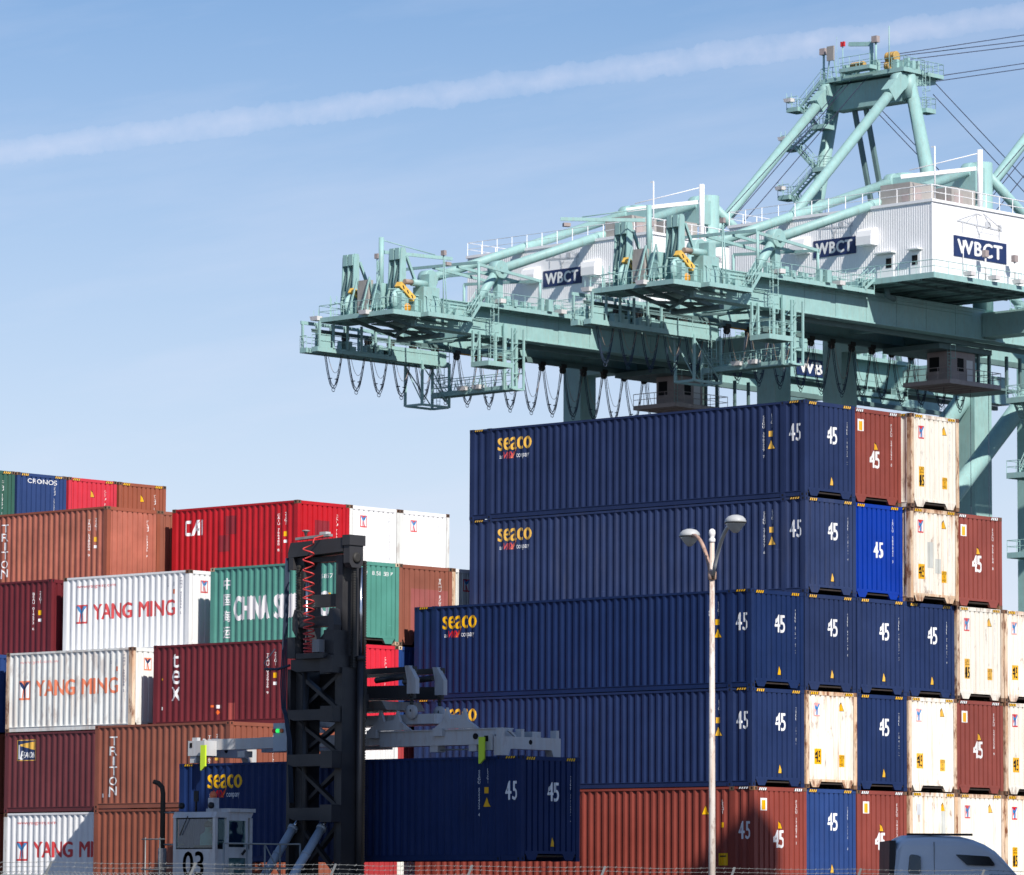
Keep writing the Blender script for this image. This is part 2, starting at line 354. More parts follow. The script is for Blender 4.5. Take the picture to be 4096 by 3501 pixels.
def make_kind(k, L, H, long45):
    half = .762 + .0
    posts = [(0, .16), (L - .16, L)] + ([(half, half + .15), (L - half - .15, L - half)] if long45 else [])
    posts.sort()
    secs = [(posts[i][1], posts[i + 1][0]) for i in range(len(posts) - 1)]
    side = Side(L, secs); end = End(L)
    d = dict(L=L, H=H, side=side, end=end, parts=[])
    zt, zb = H - .075, .165
    def add(name, m, role, rot=False):
        me = m.mesh(name, ['black', 'black']) if max(m.mi or [0]) else m.mesh(name, ['black'])
        d['parts'].append((name, me, role, False))
        if rot: d['parts'].append((name, me, role, True))
    for pts in side.secs: add('side_panel', sheet(side, pts, zb, zt), 'body', True)
    add('end_panel', sheet(end, end.secs[0], .27, H - .12), 'body', True)
    add('roof', MB().box(-L / 2 + .05, L / 2 - .05, -CW / 2 + .05, CW / 2 - .05, H - .035, H - .012), 'body')
    add('floor', MB().box(-L / 2 + .03, L / 2 - .03, -CW / 2 + .06, CW / 2 - .06, .12, .16), 'floor')
    add('top_rail', MB().box(-L / 2 + .17, L / 2 - .17, -CW / 2, -CW / 2 + .07, H - .078, H - .01), 'frame', True)
    br = MB().box(-L / 2 + .17, L / 2 - .17, -CW / 2 + .012, -CW / 2 + .05, .012, .16)
    br.box(-L / 2 + .17, L / 2 - .17, -CW / 2, -CW / 2 + .06, .148, .168)
    add('bottom_rail', br, 'frame', True)
    eh = MB().box(L / 2 - .09, L / 2 - .002, -CW / 2 + .17, CW / 2 - .17, H - .125, H - .012)
    add('end_header', eh, 'frame', True)
    es = MB().box(L / 2 - .10, L / 2 - .004, -CW / 2 + .17, CW / 2 - .17, .20, .275)
    for sgn in (-1, 1):
        ya, yb, yc, yd = .50 * sgn, .62 * sgn, .92 * sgn, 1.02 * sgn
        es.prism([(L / 2 - .095, ya, .20), (L / 2 - .095, yb, .03), (L / 2 - .095, yc, .03), (L / 2 - .095, yd, .20)], (.088, 0, 0))
    add('end_sill', es, 'frame', True)
    for a, b in posts:
        add('corner_post', MB().box(a - L / 2, b - L / 2, -CW / 2 + .002, -CW / 2 + .15, .11, H - .11), 'post', True)
    for a, b in posts:
        for zz in (0, H - .118):
            x0 = (a if a < L / 2 else b - .178) - L / 2
            c = MB().box(x0, x0 + .178, -CW / 2 - .004, -CW / 2 + .162, zz, zz + .118)
            cx = x0 + .089
            c.box(cx - .03, cx + .03, -CW / 2 - .0055, -CW / 2 + .01, zz + .03, zz + .095, 1)
            if a > L - .3 or not long45:
                ex = x0 + .178 if a > L / 2 else x0
                c.box(ex - .01, ex + .0015, -CW / 2 + .05, -CW / 2 + .105, zz + .03, zz + .095, 1)
            add('corner_casting', c, 'cast', True)
    KIND[k] = d
make_kind('20', 6.058, 2.591, False)
make_kind('45', 13.716, 2.896, True)
make_kind('20h', 6.058, 2.70, False)

DEC = {}
def put(c, kind, name, geo, gkey, surfname, u, below, h, mat, lift=.003):
    """print a mark on a container: u from the left end, its top 'below' under the container's top"""
    d = KIND[kind]; key = (kind, gkey, surfname, round(u, 3), round(below, 3), mat)
    if key not in DEC: DEC[key] = decal_mesh(name, geo, u, d['H'] - below - h, d[surfname], mat, lift)
    return link(name, DEC[key], c)
def text(c, kind, s, surf, u, below, w, h, mat, bold=.0, name='lettering', lift=.003, space=1.0, shear=0.0):
    return put(c, kind, name, text2d(s, w, h, bold, space, shear), s + str((w, h)), surf, u, below, h, mat, lift)
def stack(c, kind, s, surf, u, below, w, h, mat): return text(c, kind, '\n'.join(s), surf, u, below, w, h, mat, .012, 'serial_number')
def triangle(c, kind, surf, u, below, h=.25, w=.20):
    put(c, kind, 'warning_sticker', shape([(-.012, -.012), (w + .03, -.012), (w * .35, h + .03)]), 'trib', surf, u, below, h, 'd_black', .0025)
    put(c, kind, 'warning_sticker', shape([(0.008, 0), (w, 0), (w * .35, h)]), 'tri', surf, u, below, h, 'd_yellow', .0045)
def block(c, kind, surf, u, below, w, h, mat, name='sticker', lift=.003): return put(c, kind, name, rect(w, h), 'r%.2f%.2f' % (w, h), surf, u, below, h, mat, lift)
def hazard(c, kind, white=False, ends=True):
    d = KIND[kind]; L, H = d['L'], d['H']; m = MB()
    def bars(fn):
        for k in range(4): fn(k)
    for y0 in (-CW / 2 + .22, CW / 2 - .56):
        m.box(L / 2 - .003, L / 2 - .0005, y0 - .02, y0 + .36, H - .115, H - .03, 1)
        for k in range(4):
            y = y0 + k * .09; m.prism([(L / 2 - .001, y, H - .112), (L / 2 - .001, y + .05, H - .112), (L / 2 - .001, y + .085, H - .033), (L / 2 - .001, y + .035, H - .033)], (.003, 0, 0))
    if kind == '45':
        for x0 in (L / 2 - .58, -L / 2 + .22):
            m.box(x0 - .02, x0 + .38, -CW / 2 - .0025, -CW / 2 + .001, H - .077, H - .013, 1)
            for k in range(4):
                x = x0 + k * .09; m.prism([(x, -CW / 2 - .002, H - .074), (x + .05, -CW / 2 - .002, H - .074), (x + .085, -CW / 2 - .002, H - .016), (x + .035, -CW / 2 - .002, H - .016)], (0, -.003, 0))
    key = ('hz', kind, white)
    if key not in DEC: DEC[key] = m.mesh('hazard_stripes', ['d_white' if white else 'd_yellow', 'd_black'])
    link('hazard_stripes', DEC[key], c)['kind'] = 'stuff'
def ym_logo(c, kind, surf, u, below, w, h, blue='d_blue', red='d_red'):
    put(c, kind, 'emblem', rect(w, h), 'yml%.2f' % w, surf, u, below, h, red, .003)
    q = lambda pts: [(x * w, y * h) for x, y in pts]
    put(c, kind, 'emblem', shape(q([(.10, .10), (.30, .10), (.36, .62), (.10, .90)]), q([(.70, .10), (.90, .10), (.90, .90), (.64, .62)]), q([(.36, .10), (.42, .10), (.42, .45)]), q([(.58, .10), (.64, .10), (.58, .45)])), 'ymw%.2f' % w, surf, u, below, h, 'd_white', .0045)
    put(c, kind, 'emblem', shape(q([(.42, .12), (.58, .12), (.58, .55), (.42, .55)]), q([(.42, .50), (.58, .58), (.28, .93), (.08, .93)]), q([(.42, .58), (.58, .50), (.92, .93), (.72, .93)])), 'ymb%.2f' % w, surf, u, below, h, blue, .006)
SER = [0]
def serial(pre):
    rr = random.Random(SER[0] * 17 + 3); SER[0] += 1
    return pre + ' ' + ''.join(rr.choice('0123456789') for _ in range(6)) + ' ' + rr.choice('0123456789')
def container(kind, xr, yf, zb, body, label, group, post=None, frame=None, cast='casting', hz=None, name='shipping_container'):
    d = KIND[kind]; L = d['L']
    c = thing(name, label, 'container', (xr - L / 2, yf + CW / 2, zb), 0, group)
    role = dict(body=body, frame=frame or body, post=post or frame or body, cast=cast, floor='dark_floor')
    for nm, me, rl, rot in d['parts']:
        o = link(nm, me, c)
        o.material_slots[0].link = 'OBJECT'; o.material_slots[0].material = M_(role[rl])
        if rot: o.rotation_euler = (0, 0, math.pi)
    if hz: hazard(c, kind, hz == 'w')
    return c
# ---- long box types of the tall block and of the handler
def seaco(c):
    L = 13.716
    text(c, '45', 'seaco', 'side', 1.22, .34, 1.42, .40, 'd_yellow', .055)
    text(c, '45', 'an', 'side', 1.27, .90, .16, .10, 'd_white', .02); text(c, '45', 'company', 'side', 2.02, .88, .54, .17, 'd_white', .02)
    text(c, '45', 'VNX', 'side', 1.47, .80, .44, .21, 'd_red', .05, 'emblem', .003, .9, .3)
    put(c, '45', 'emblem', shape([(0, 0), (.06, 0), (.26, .26), (.20, .26)]), 'swish', 'side', 1.76, .77, .24, 'd_orange', .005)
    s = serial('SEGU'); stack(c, '45', s, 'side', L - 1.66, .38, .085, 1.28, 'd_white'); stack(c, '45', 'L5G1', 'side', L - 1.33, .34, .085, .42, 'd_white')
    block(c, '45', 'side', L - 1.40, .86, .17, .17, 'd_yellow'); triangle(c, '45', 'side', L - 1.43, 1.14, .26, .28)
    text(c, '45', '45', 'side', L - .62, .70, .46, .52, 'd_white', .04)
    text(c, '45', '45', 'end', 1.10, .72, .46, .52, 'd_white', .04); stack(c, '45', s, 'end', 2.03, .52, .085, 1.30, 'd_white'); triangle(c, '45', 'end', 1.22, 2.24)
def florens(c, side=False):
    L = 13.716; s = serial('FSCU')
    block(c, '45', 'end', .30, .34, .30, .36, 'd_white'); block(c, '45', 'end', .36, .40, .17, .28, 'd_yellow', lift=.0045); triangle(c, '45', 'end', 1.10, .98, .24, .19)
    text(c, '45', '45', 'end', .90, 1.27, .48, .52, 'd_white', .04); stack(c, '45', s, 'end', 1.92, .38, .085, 1.30, 'd_white')
    if side:
        text(c, '45', '45', 'side', L - .62, 1.02, .46, .52, 'd_white', .04); stack(c, '45', 'L5G1', 'side', L - 1.25, .38, .085, .42, 'd_white')
        triangle(c, '45', 'side', L - 2.0, .55, .26, .28); block(c, '45', 'side', L - 1.30, 1.05, .14, .15, 'd_yellow'); block(c, '45', 'side', L - 1.38, 1.95, .34, .36, 'd_yellow'); block(c, '45', 'side', L - 1.34, 2.02, .24, .04, 'd_black', lift=.0045)
def rusty_white(c, euro=False, faded=False, blank=False):
    s = serial('YMLU')
    if not blank:
        ym_logo(c, '45', 'end', .38, .36, .30, .40, 'd_blue', 'd_pink' if faded else 'd_red')
    else: block(c, '45', 'end', .38, .36, .24, .34, 'd_grey')
    triangle(c, '45', 'end', 1.62, .32, .24, .17); stack(c, '45', s, 'end', 1.93, .34, .085, 1.25, 'd_grey')
    if blank: block(c, '45', 'end', 1.60, .42, .26, .85, 'patch_grey'); return
    if euro:
        block(c, '45', 'end', .40, 1.62, .27, .62, 'd_yellow'); text(c, '45', 'EURO', 'end', .42, 1.64, .24, .10, 'd_black', .02, lift=.005); text(c, '45', 'STANDARD', 'end', .42, 1.77, .24, .05, 'd_black', .01, lift=.005)
        text(c, '45', '45', 'end', .42, 1.88, .24, .33, 'd_black', .04, lift=.005)
    else:
        block(c, '45', 'end', .40, 1.72, .34, .46, 'd_yellow'); text(c, '45', '45', 'end', .43, 1.78, .28, .34, 'd_black', .04, lift=.005)
    block(c, '45', 'end', 1.58, 1.88, .27, .36, 'd_yellow'); text(c, '45', 'CAUTION\n9\'6"\nHIGH', 'end', 1.60, 1.90, .23, .31, 'd_black', .01, lift=.005)

RG = 'long containers of the tall block'
RB = lambda row: GZ + 2.90 * row
LANE = lambda j: 2.475 * j
stk = ['front stack', 'second stack', 'third stack', 'fourth stack', 'fifth stack', 'rearmost stack']
rowname = {5: 'topmost of', 4: 'second level down in', 3: 'middle level of', 2: 'next to lowest level of', 1: 'lowest visible level of'}
def rcont(lane, row, body, desc, fn, dx=0.0, post=None, frame=None, cast='casting', hz='y'):
    where = {5: 'fifth level', 4: 'fourth level', 3: 'third level', 2: 'second level', 1: 'first level'}[row]
    c = container('45', dx, LANE(lane), RB(row), body, desc + ', ' + where + ' of the tall block\'s ' + stk[lane + 1], RG, post, frame, cast, hz)
    fn(c); return c
NAVY = 'navy container'; OX = 'oxide red container'
rw = lambda **k: (lambda c: rusty_white(c, **k))
# row 5
rcont(0, 5, 'navy', NAVY, seaco, .0, cast='navy'); rcont(1, 5, 'oxide', OX, florens, -.16, cast='casting', hz='w'); rcont(2, 5, 'white_rusty', 'rust-edged cream white container', rw(euro=True), .20, 'rail_rust', 'white_rusty')
# row 4
rcont(0, 4, 'navy_worn', 'weathered navy container', seaco, .02, cast='navy')
def royal45(c):
    text(c, '45', '45', 'end', 1.02, 1.15, .46, .48, 'd_white', .04); stack(c, '45', serial('JXLU'), 'end', 1.92, .40, .085, 1.35, 'd_white')
rcont(1, 4, 'royal', 'bright royal blue container', royal45, -.12, cast='royal')
def worn_white(c):
    rusty_white(c); block(c, '45', 'end', .86, 1.02, .34, .80, 'patch_grey', 'paint_patch', .0025); block(c, '45', 'end', 1.26, 1.52, .28, .45, 'patch_grey', 'paint_patch', .0027)
rcont(2, 4, 'white_rust2', 'rusted white grey-patched container', worn_white, .16, 'rail_rust', 'rail_rust'); rcont(3, 4, 'oxide', OX, florens, .0, hz='w')
# row 3
for ln in (-1, 0, 1, 2): rcont(ln, 3, 'navy', NAVY, seaco, [-.02, .0, .03, -.02][ln + 1], cast='navy')
rcont(3, 3, 'white_rusty', 'rust-streaked white container', rw(euro=True), .05, 'rail_rust', 'white_rusty'); rcont(4, 3, 'white_rust2', 'badly rusted white container', rw(faded=True), .05, 'rail_rust', 'white_rust2')
# row 2
rcont(-1, 2, 'navy', NAVY, seaco, .0, cast='navy'); rcont(0, 2, 'white_rust2', 'badly rusted white container', rw(faded=True), .04, 'rail_rust', 'rail_rust'); rcont(1, 2, 'navy', NAVY, seaco, .02, cast='navy')
rcont(2, 2, 'white_rusty', 'white container with rusty posts', rw(faded=True), .06, 'rail_rust', 'white_rusty'); rcont(3, 2, 'oxide', OX, florens, .0, hz='w'); rcont(4, 2, 'white_rusty', 'rust-streaked white container', rw(), .06, 'rail_rust', 'white_rusty')
# row 1
rcont(-1, 1, 'oxide', OX, lambda c: florens(c, True), .08, hz='w'); rcont(0, 1, 'cobalt', NAVY, seaco, -.02, cast='cobalt'); rcont(1, 1, 'oxide', OX, florens, .0, hz='w')
rcont(2, 1, 'white_rust2', 'blank white container with rust stains', rw(blank=True), .08, 'rail_rust', 'white_rust2'); rcont(3, 1, 'white_rusty', 'rust-streaked white container', rw(), .04, 'rail_rust', 'rail_rust'); rcont(4, 1, 'white_rusty', 'rust-streaked white container', rw(euro=True), .02, 'rail_rust', 'rail_rust')

# ---- short boxes of the left block
LB = lambda row: GZ + 2.605 * row
BAYX = {-1: -42.0, 0: -35.2, 1: -28.15, 2: -21.5, 3: -14.45}
LG = 'short containers of the stepped block'
def lcont(bay, lane, row, body, label, fn=None, post=None, frame=None, cast='casting', dx=0, dy=0, kind='20', hz=None):
    c = container(kind, BAYX[bay] + dx, 2.44 * lane + dy, LB(row), body, label, LG, post, frame, cast, hz)
    if fn: fn(c)
    return c
def ids(c, pre, mat='d_white', end=True, sizecode='22G1'):
    s = serial(pre); stack(c, '20', s, 'side', 5.10, .42, .085, 1.25, mat); stack(c, '20', sizecode, 'side', 5.42, .38, .085, .42, mat)
    block(c, '20', 'side', 5.40, 1.02, .12, .16, 'd_yellow'); block(c, '20', 'side', 5.40, 1.30, .12, .10, 'd_white')
    if end: stack(c, '20', s, 'end', 1.83, .38, .085, 1.25, mat)
def yangming(c, url='www.yangming.com', blue='d_blue', red='d_red'):
    text(c, '20', url, 'side', .66, .27, 1.85, .14, 'd_red' if red == 'd_red' else 'd_pink', .01); ym_logo(c, '20', 'side', .60, .93, .56, .62, blue, red)
    text(c, '20', 'YANG', 'side', 1.46, .94, 1.85, .50, red, .07); text(c, '20', 'MING', 'side', 3.68, .94, 1.70, .50, red, .07)
    s = serial('YMMU'); stack(c, '20', '22G1', 'side', 5.00, .20, .08, .42, 'd_navy'); stack(c, '20', s, 'side', 5.62, .22, .08, 1.2, 'd_navy'); block(c, '20', 'side', 5.26, .60, .12, .15, 'd_orange'); block(c, '20', 'side', 5.27, .36, .10, .14, 'd_grey')
    ym_end(c, blue, red)
def ym_end(c, blue='d_blue', red='d_red', ser=True):
    ym_logo(c, '20', 'end', .52, .32, .32, .40, blue, red)
    if ser: stack(c, '20', serial('YMLU'), 'end', 1.90, .30, .085, 1.45, 'd_grey')
def cai(c):
    g2 = lambda *pp: shape(*[[(x * .9, y * .52) for x, y in p] for p in pp])
    put(c, '20', 'emblem', g2([(.0, .12), (.10, 0), (.10, .22), (.10, .80), (.10, 1), (0, .88)], [(.10, 0), (.36, 0), (.30, .20), (.10, .20)], [(.10, .80), (.34, .80), (.34, 1), (.10, 1)], [(.36, 0), (.48, 0), (.80, 1), (.60, 1)], [(.64, .30), (.78, .30), (.78, .46), (.64, .46)], [(.70, 0), (.80, 0), (.80, .9), (.70, .7)], [(.87, 0), (.98, 0), (.98, 1), (.87, 1)]), 'cai', 'side', .62, .42, .52, 'd_white')
    block(c, '20', 'side', 2.62, .36, .52, .62, 'patch_red', 'paint_patch', .0025); block(c, '20', 'side', 2.25, 1.0, .52, .55, 'patch_red', 'paint_patch', .0025); block(c, '20', 'end', .82, .62, .68, .62, 'patch_red', 'paint_patch', .0025)
    ids(c, 'CAIU')
def tex(c):
    for k, (ch, w) in enumerate((('t', .26), ('e', .36), ('x', .40))): text(c, '20', ch, 'side', .86 - .02 * k, .30 + .52 * k, w, .42, 'd_white', .05)
    ids(c, 'TEMU', end=False); block(c, '20', 'side', 2.62, 1.95, .12, .07, 'd_orange'); block(c, '20', 'side', 2.88, 1.95, .13, .11, 'd_white'); block(c, '20', 'side', .40, 1.95, .05, .10, 'd_white'); block(c, '20', 'side', .38, 1.05, .06, .06, 'd_yellow')
    put(c, '20', 'sticker', shape([(0, .08), (.08, 0), (.16, .08), (.08, .16)]), 'dia', 'side', 2.86, 2.10, .16, 'd_orange'); block(c, '20', 'side', 3.42, 1.9, .30, .55, 'patch_mauve', 'paint_patch', .0025)
def triton(c, end=True):
    for k, ch in enumerate('TRITON'): text(c, '20', ch, 'side', .68 if ch != 'I' else .80, .36 + .31 * k, .34 if ch != 'I' else .12, .27, 'd_white', .03)
    ids(c, 'TRHU', end=end)
    block(c, '20', 'side', .32, 2.12, .10, .12, 'd_white'); block(c, '20', 'side', .60, 2.14, .13, .09, 'd_white')
def beacon(c):
    block(c, '20', 'side', .56, .24, .94, .68, 'd_yellow', 'emblem', .003); block(c, '20', 'side', .59, .265, .88, .63, 'd_navy', 'emblem', .0045)
    put(c, '20', 'emblem', shape([(0, .16), (.68, .02), (.68, .30), (0, .22)]), 'beam', 'side', .75, .30, .30, 'd_yellow', .006)
    put(c, '20', 'emblem', shape([(0, 0), (.12, 0), (.10, .46), (.02, .46)]), 'lh', 'side', .63, .36, .50, 'd_white', .006)
    text(c, '20', 'B', 'side', .75, .60, .17, .28, 'd_white', .03, lift=.006, shear=.2); text(c, '20', 'EACON', 'side', .93, .64, .52, .19, 'd_white', .03, lift=.006, shear=.2)
def china(c):
    for k, ch in enumerate('中国海运'): text(c, '20', ch, 'side', .58, .36 + .52 * k, .34, .36, 'd_white', .05)
    text(c, '20', 'CHINA', 'side', 1.10, .98, 1.55, .74, 'd_white', .12); text(c, '20', 'SHIPPING', 'side', 2.95, .98, 2.35, .74, 'd_white', .12)
    text(c, '20', 'CCLU 185857', 'side', 4.0, .42, 1.50, .14, 'd_white', .02, 'serial_number')['kind'] = 'stuff'; text(c, '20', '22G1', 'side', 4.6, .66, .40, .14, 'd_white', .02, 'serial_number'); block(c, '20', 'side', 5.28, 1.02, .14, .20, 'd_yellow'); block(c, '20', 'side', 5.0, 1.0, .14, .16, 'd_white')
    text(c, '20', 'CSLU 18 58 58 7', 'end', .45, .30, 1.72, .13, 'd_white', .02, 'serial_number')['kind'] = 'stuff'
def endmarks(pre, tri=False, word=None):
    def fn(c):
        if pre: stack(c, '20', serial(pre), 'end', 1.83, .38, .085, 1.25, 'd_white')
        if tri: triangle(c, '20', 'end', 1.1, .42, .26, .2)
        if word: text(c, '20', word, 'end', .52, .20, 1.45, .17, 'd_white', .05)
    return fn
WH = dict(post='white_dirty', frame='white')
lcont(2, -3, 1, 'white', 'clean white container with red lettering under the lighthouse-marked one', lambda c: yangming(c), **WH)
lcont(3, -4, 1, 'tan_brown', 'brick brown container with no lettering in view beside the handler cab', None, cast='tan_brown')
lcont(2, -3, 2, 'maroon', 'dark maroon container with lighthouse emblem', beacon, cast='maroon')
lcont(3, -4, 2, 'tan_brown', 'brick brown container with white vertical lettering below the maroon one', triton, cast='tan_brown')
lcont(2, -3, 3, 'white_dirty', 'grimy white container with orange-red lettering and rusty right post', lambda c: yangming(c, 'www.yml.com.tw', 'd_navy', 'd_orange'), post='rail_rust', frame='white_dirty')
lcont(3, -3, 3, 'maroon', 'maroon container with three white letters down its left end', tex, cast='maroon')
lcont(1, -3, 3, 'cobalt', 'blue container whose end shows beside the grimy white one', endmarks('CAXU'))
lcont(1, -2, 4, 'maroon', 'dark maroon container with white serial number beside the upper white lettered one', lambda c: ids(c, 'BEAU'), cast='maroon')
lcont(2, -2, 4, 'white', 'white container with red lettering between maroon and green containers', lambda c: yangming(c), post='white', frame='white')
lcont(3, -2, 4, 'sea_green', 'sea green container with large white lettering and Chinese characters', china, cast='rail_rust')
def salm(c): block(c, '20', 'end', .55, .75, 1.70, 1.5, 'patch_mauve', 'paint_patch', .0025); stack(c, '20', serial('TRHU'), 'end', 1.86, .38, .085, 1.35, 'd_white')
lcont(3, -1, 4, 'tan_brown', 'brick brown container with scraped end beside the green one', salm)
lcont(3, 0, 4, 'white_dirty', 'white container half hidden behind the tall navy block', lambda c: ym_end(c), post='rail_rust', frame='white')
lcont(1, -1, 5, 'salmon', 'faded brick container with scratched salmon end on the upper level', triton, post='tan_brown', frame='tan_brown', cast='casting')
lcont(1, 0, 5, 'tan_brown', 'brick brown container tucked behind the faded salmon-ended one', endmarks('TGHU'))
lcont(2, 0, 5, 'scarlet', 'scarlet container with white emblem on the upper level', cai, cast='casting')
lcont(2, 1, 5, 'white', 'white container with red square emblem right beside the scarlet one', lambda c: ym_end(c), post='white_dirty', frame='white')
lcont(2, 2, 5, 'white', 'white container with red square emblem at the far edge of the upper level', lambda c: ym_end(c), post='white_dirty', frame='white')
for j, (bd, lab, fn) in enumerate((('bottle_green', 'dark green container on the highest level', endmarks('CLHU')), ('cobalt', 'blue container with white lettering on the highest level', endmarks('CXDU', word='CRONOS')), ('crimson', 'bright red container on the highest level', endmarks('KKFU', True)), ('tan_brown', 'brown container at the end of the highest level', endmarks('TCNU', True)))):
    lcont(-1, 1 + j, 6, bd, lab, fn, hz='y', dy=.63 + .113 * j)
lcont(3, -3, 2, 'tan_brown', 'brick brown container end seen through the mast', endmarks('TRHU')); lcont(3, -2, 2, 'white', 'white container end glimpsed under the spreader', endmarks(None)); lcont(3, -2, 3, 'crimson', 'bright red container end between mast and spreader arms', endmarks('KKTU'))
lcont(3, -2, 1, 'scarlet', 'red container end low behind the lifted navy container', endmarks(None)); lcont(3, -1, 1, 'white_dirty', 'white container low behind the lifted navy container', endmarks(None), post='white_dirty'); lcont(3, -1, 3, 'cobalt', 'slate blue container in the gap beside the tall block', endmarks(None), cast='rail_rust')
lcont(3, -1, 2, 'scarlet', 'red container in the gap behind the spreader', endmarks(None))
# plain boxes that carry the ones in view
shell = MB()
d20 = KIND['20']
for pts in d20['side'].secs:
    s1 = sheet(d20['side'], pts, .16, 2.52); shell._add(s1.v, s1.f)
    shell._add([(-x, -y, z) for x, y, z in s1.v], s1.f)
s1 = sheet(d20['end'], d20['end'].secs[0], .2, 2.48); shell._add(s1.v, s1.f); shell._add([(-x, -y, z) for x, y, z in s1.v], s1.f)
h = 3.029; w = CW / 2
for x in (-h, h - .16):
    for y in (-w, w - .16): shell.box(x, x + .16, y, y + .16, 0, 2.591)
for y in (-w, w - .07): shell.box(-h + .16, h - .16, y, y + .07, 0.01, .16); shell.box(-h + .16, h - .16, y, y + .07, 2.51, 2.58)
for x in (-h, h - .07): shell.box(x, x + .07, -w + .16, w - .16, 0.01, .2); shell.box(x, x + .07, -w + .16, w - .16, 2.48, 2.58)
shell.box(-h + .08, h - .08, -w + .08, w - .08, 2.55, 2.57)
shm = shell.mesh('shipping_container', 'tan_brown')
def filler(bay, lane, row):
    o = link('shipping_container', shm); o.location = (BAYX[bay] - 3.029, 2.44 * lane + CW / 2, LB(row)); o.color = (random.random(), random.random(), random.random(), 1)
    tag(o, 'plain brown container buried inside the stepped block', 'container', 'buried containers of the stepped block')
for bay, lane, rows in ((2, -3, (0,)), (3, -4, (0,)), (3, -3, (0, 1)), (1, -3, (0, 1, 2)), (1, -2, (0, 1, 2, 3)), (2, -2, (0, 1, 2, 3)), (3, -2, (0,)), (3, -1, (0,)), (3, 0, (0, 1, 2, 3)), (1, -1, range(5)), (1, 0, range(5)), (2, 0, range(5)), (2, 1, range(5)), (2, 2, range(5)), (-1, 1, range(6)), (-1, 2, range(6)), (-1, 3, range(6)), (-1, 4, range(6))):
    for r_ in rows: filler(bay, lane, r_)
for ln in range(-1, 5):
    container('45', 0, LANE(ln), RB(0), 'oxide', 'oxide red container at ground level carrying the tall block', 'ground level containers of the tall block')
P_('sheave_ochre', (.50, .32, .10), .5, dirt=.3)
P_('guard_yellow', (.82, .50, .10), .5, dirt=.2)
# ------------------------------------------------------------------ ship to shore crane (local a = across the girders, e = along them, z)
CRZ = R(-1.6)
OB = (-153.231, 208.069); OA = (-184.594, 206.563); OC = (-220.49, 269.36)
CG = 'ship to shore cranes on the quay'
crane = thing('quay_crane', 'pale green quay crane whose sign faces the tall container block', 'crane', (OB[0], OB[1], GZ), CRZ, CG)
crane.color = (.3, .6, .2, 1)
COFF = (0, 0, GZ)
def cp(mb, name, mat='teal', parent=None): return mb.build(name, mat, parent or crane, COFF)
def deck(a0, a1, e0, e1, z, t=.12, fascia=.32, rails='', name='platform', h=1.1, step=1.6, parent=None, mat='teal'):
    """grating deck with toe boards; rails: which edges carry a railing (L = -a, R = +a, B = -e, F = +e)"""
    m = MB().box(a0, a1, e0, e1, z - t, z)
    for side, bx in (('B', (a0, a1, e0 - .04, e0)), ('F', (a0, a1, e1, e1 + .04)), ('L', (a0 - .04, a0, e0, e1)), ('R', (a1, a1 + .04, e0, e1))):
        m.box(*bx, z - fascia, z + .10)
    k = max(1, int((e1 - e0) / 1.5))
    for i in range(k): m.box(a0 + .05, a1 - .05, e0 + (i + .5) * (e1 - e0) / k - .05, e0 + (i + .5) * (e1 - e0) / k + .05, z - t - .18, z - t)
    o = cp(m, name, mat, parent)
    if rails:
        rm = MB(); c = {'B': ((a0, e0), (a1, e0)), 'R': ((a1, e0), (a1, e1)), 'F': ((a1, e1), (a0, e1)), 'L': ((a0, e1), (a0, e0))}
        for s_ in rails:
            (x0, y0), (x1, y1) = c[s_]; railing(rm, [(x0, y0, z + .1), (x1, y1, z + .1)], h, step)
        rm.build('railing', mat, o, COFF)
    return o
def stairs(p, q, w=.8, name='stair', wdir=(0, 1, 0), parent=None):
    p = Vector(p); q = Vector(q); wd_ = Vector(wdir) * (w / 2); m = MB(); n = max(3, int(abs(q.z - p.z) / .25))
    for s_ in (-1, 1): m.beam(p + wd_ * s_, q + wd_ * s_, .06, .26)
    dr = (q - p); dh = Vector((dr.x, dr.y, 0)).normalized() * .13
    for i in range(1, n):
        c = p.lerp(q, i / n); a, b = c - wd_, c + wd_
        m._add([a - dh, b - dh, b + dh, a + dh, a - dh + Vector((0, 0, .04)), b - dh + Vector((0, 0, .04)), b + dh + Vector((0, 0, .04)), a + dh + Vector((0, 0, .04))], MB.BF)
    o = cp(m, name, 'teal', parent); rm = MB(); u = Vector((0, 0, 1.0))
    for s_ in (-1, 1):
        rm.tube(p + wd_ * s_ + u, q + wd_ * s_ + u, .035, n=4); rm.tube(p + wd_ * s_ + u * .5, q + wd_ * s_ + u * .5, .03, n=4)
        for i in range(4): c = p.lerp(q, i / 3) + wd_ * s_; rm.tube(c, c + u, .035, n=4)
    rm.build('handrail', 'teal', o, COFF); return o
def flood(a, e, z, name='floodlight'):
    m = MB().prism([(a - .5, e - .35, z + .1), (a + .5, e - .35, z + .1), (a + .42, e - .28, z - .26), (a - .42, e - .28, z - .26)], (0, .7, 0))
    o = cp(m, name, 'lamp_white'); b = MB().tube((a - .3, e, z), (a - .3, e, z + .7), .04, n=4).tube((a + .3, e, z), (a + .3, e, z + .7), .04, n=4)
    b.build('bracket', 'teal', o, COFF); return o
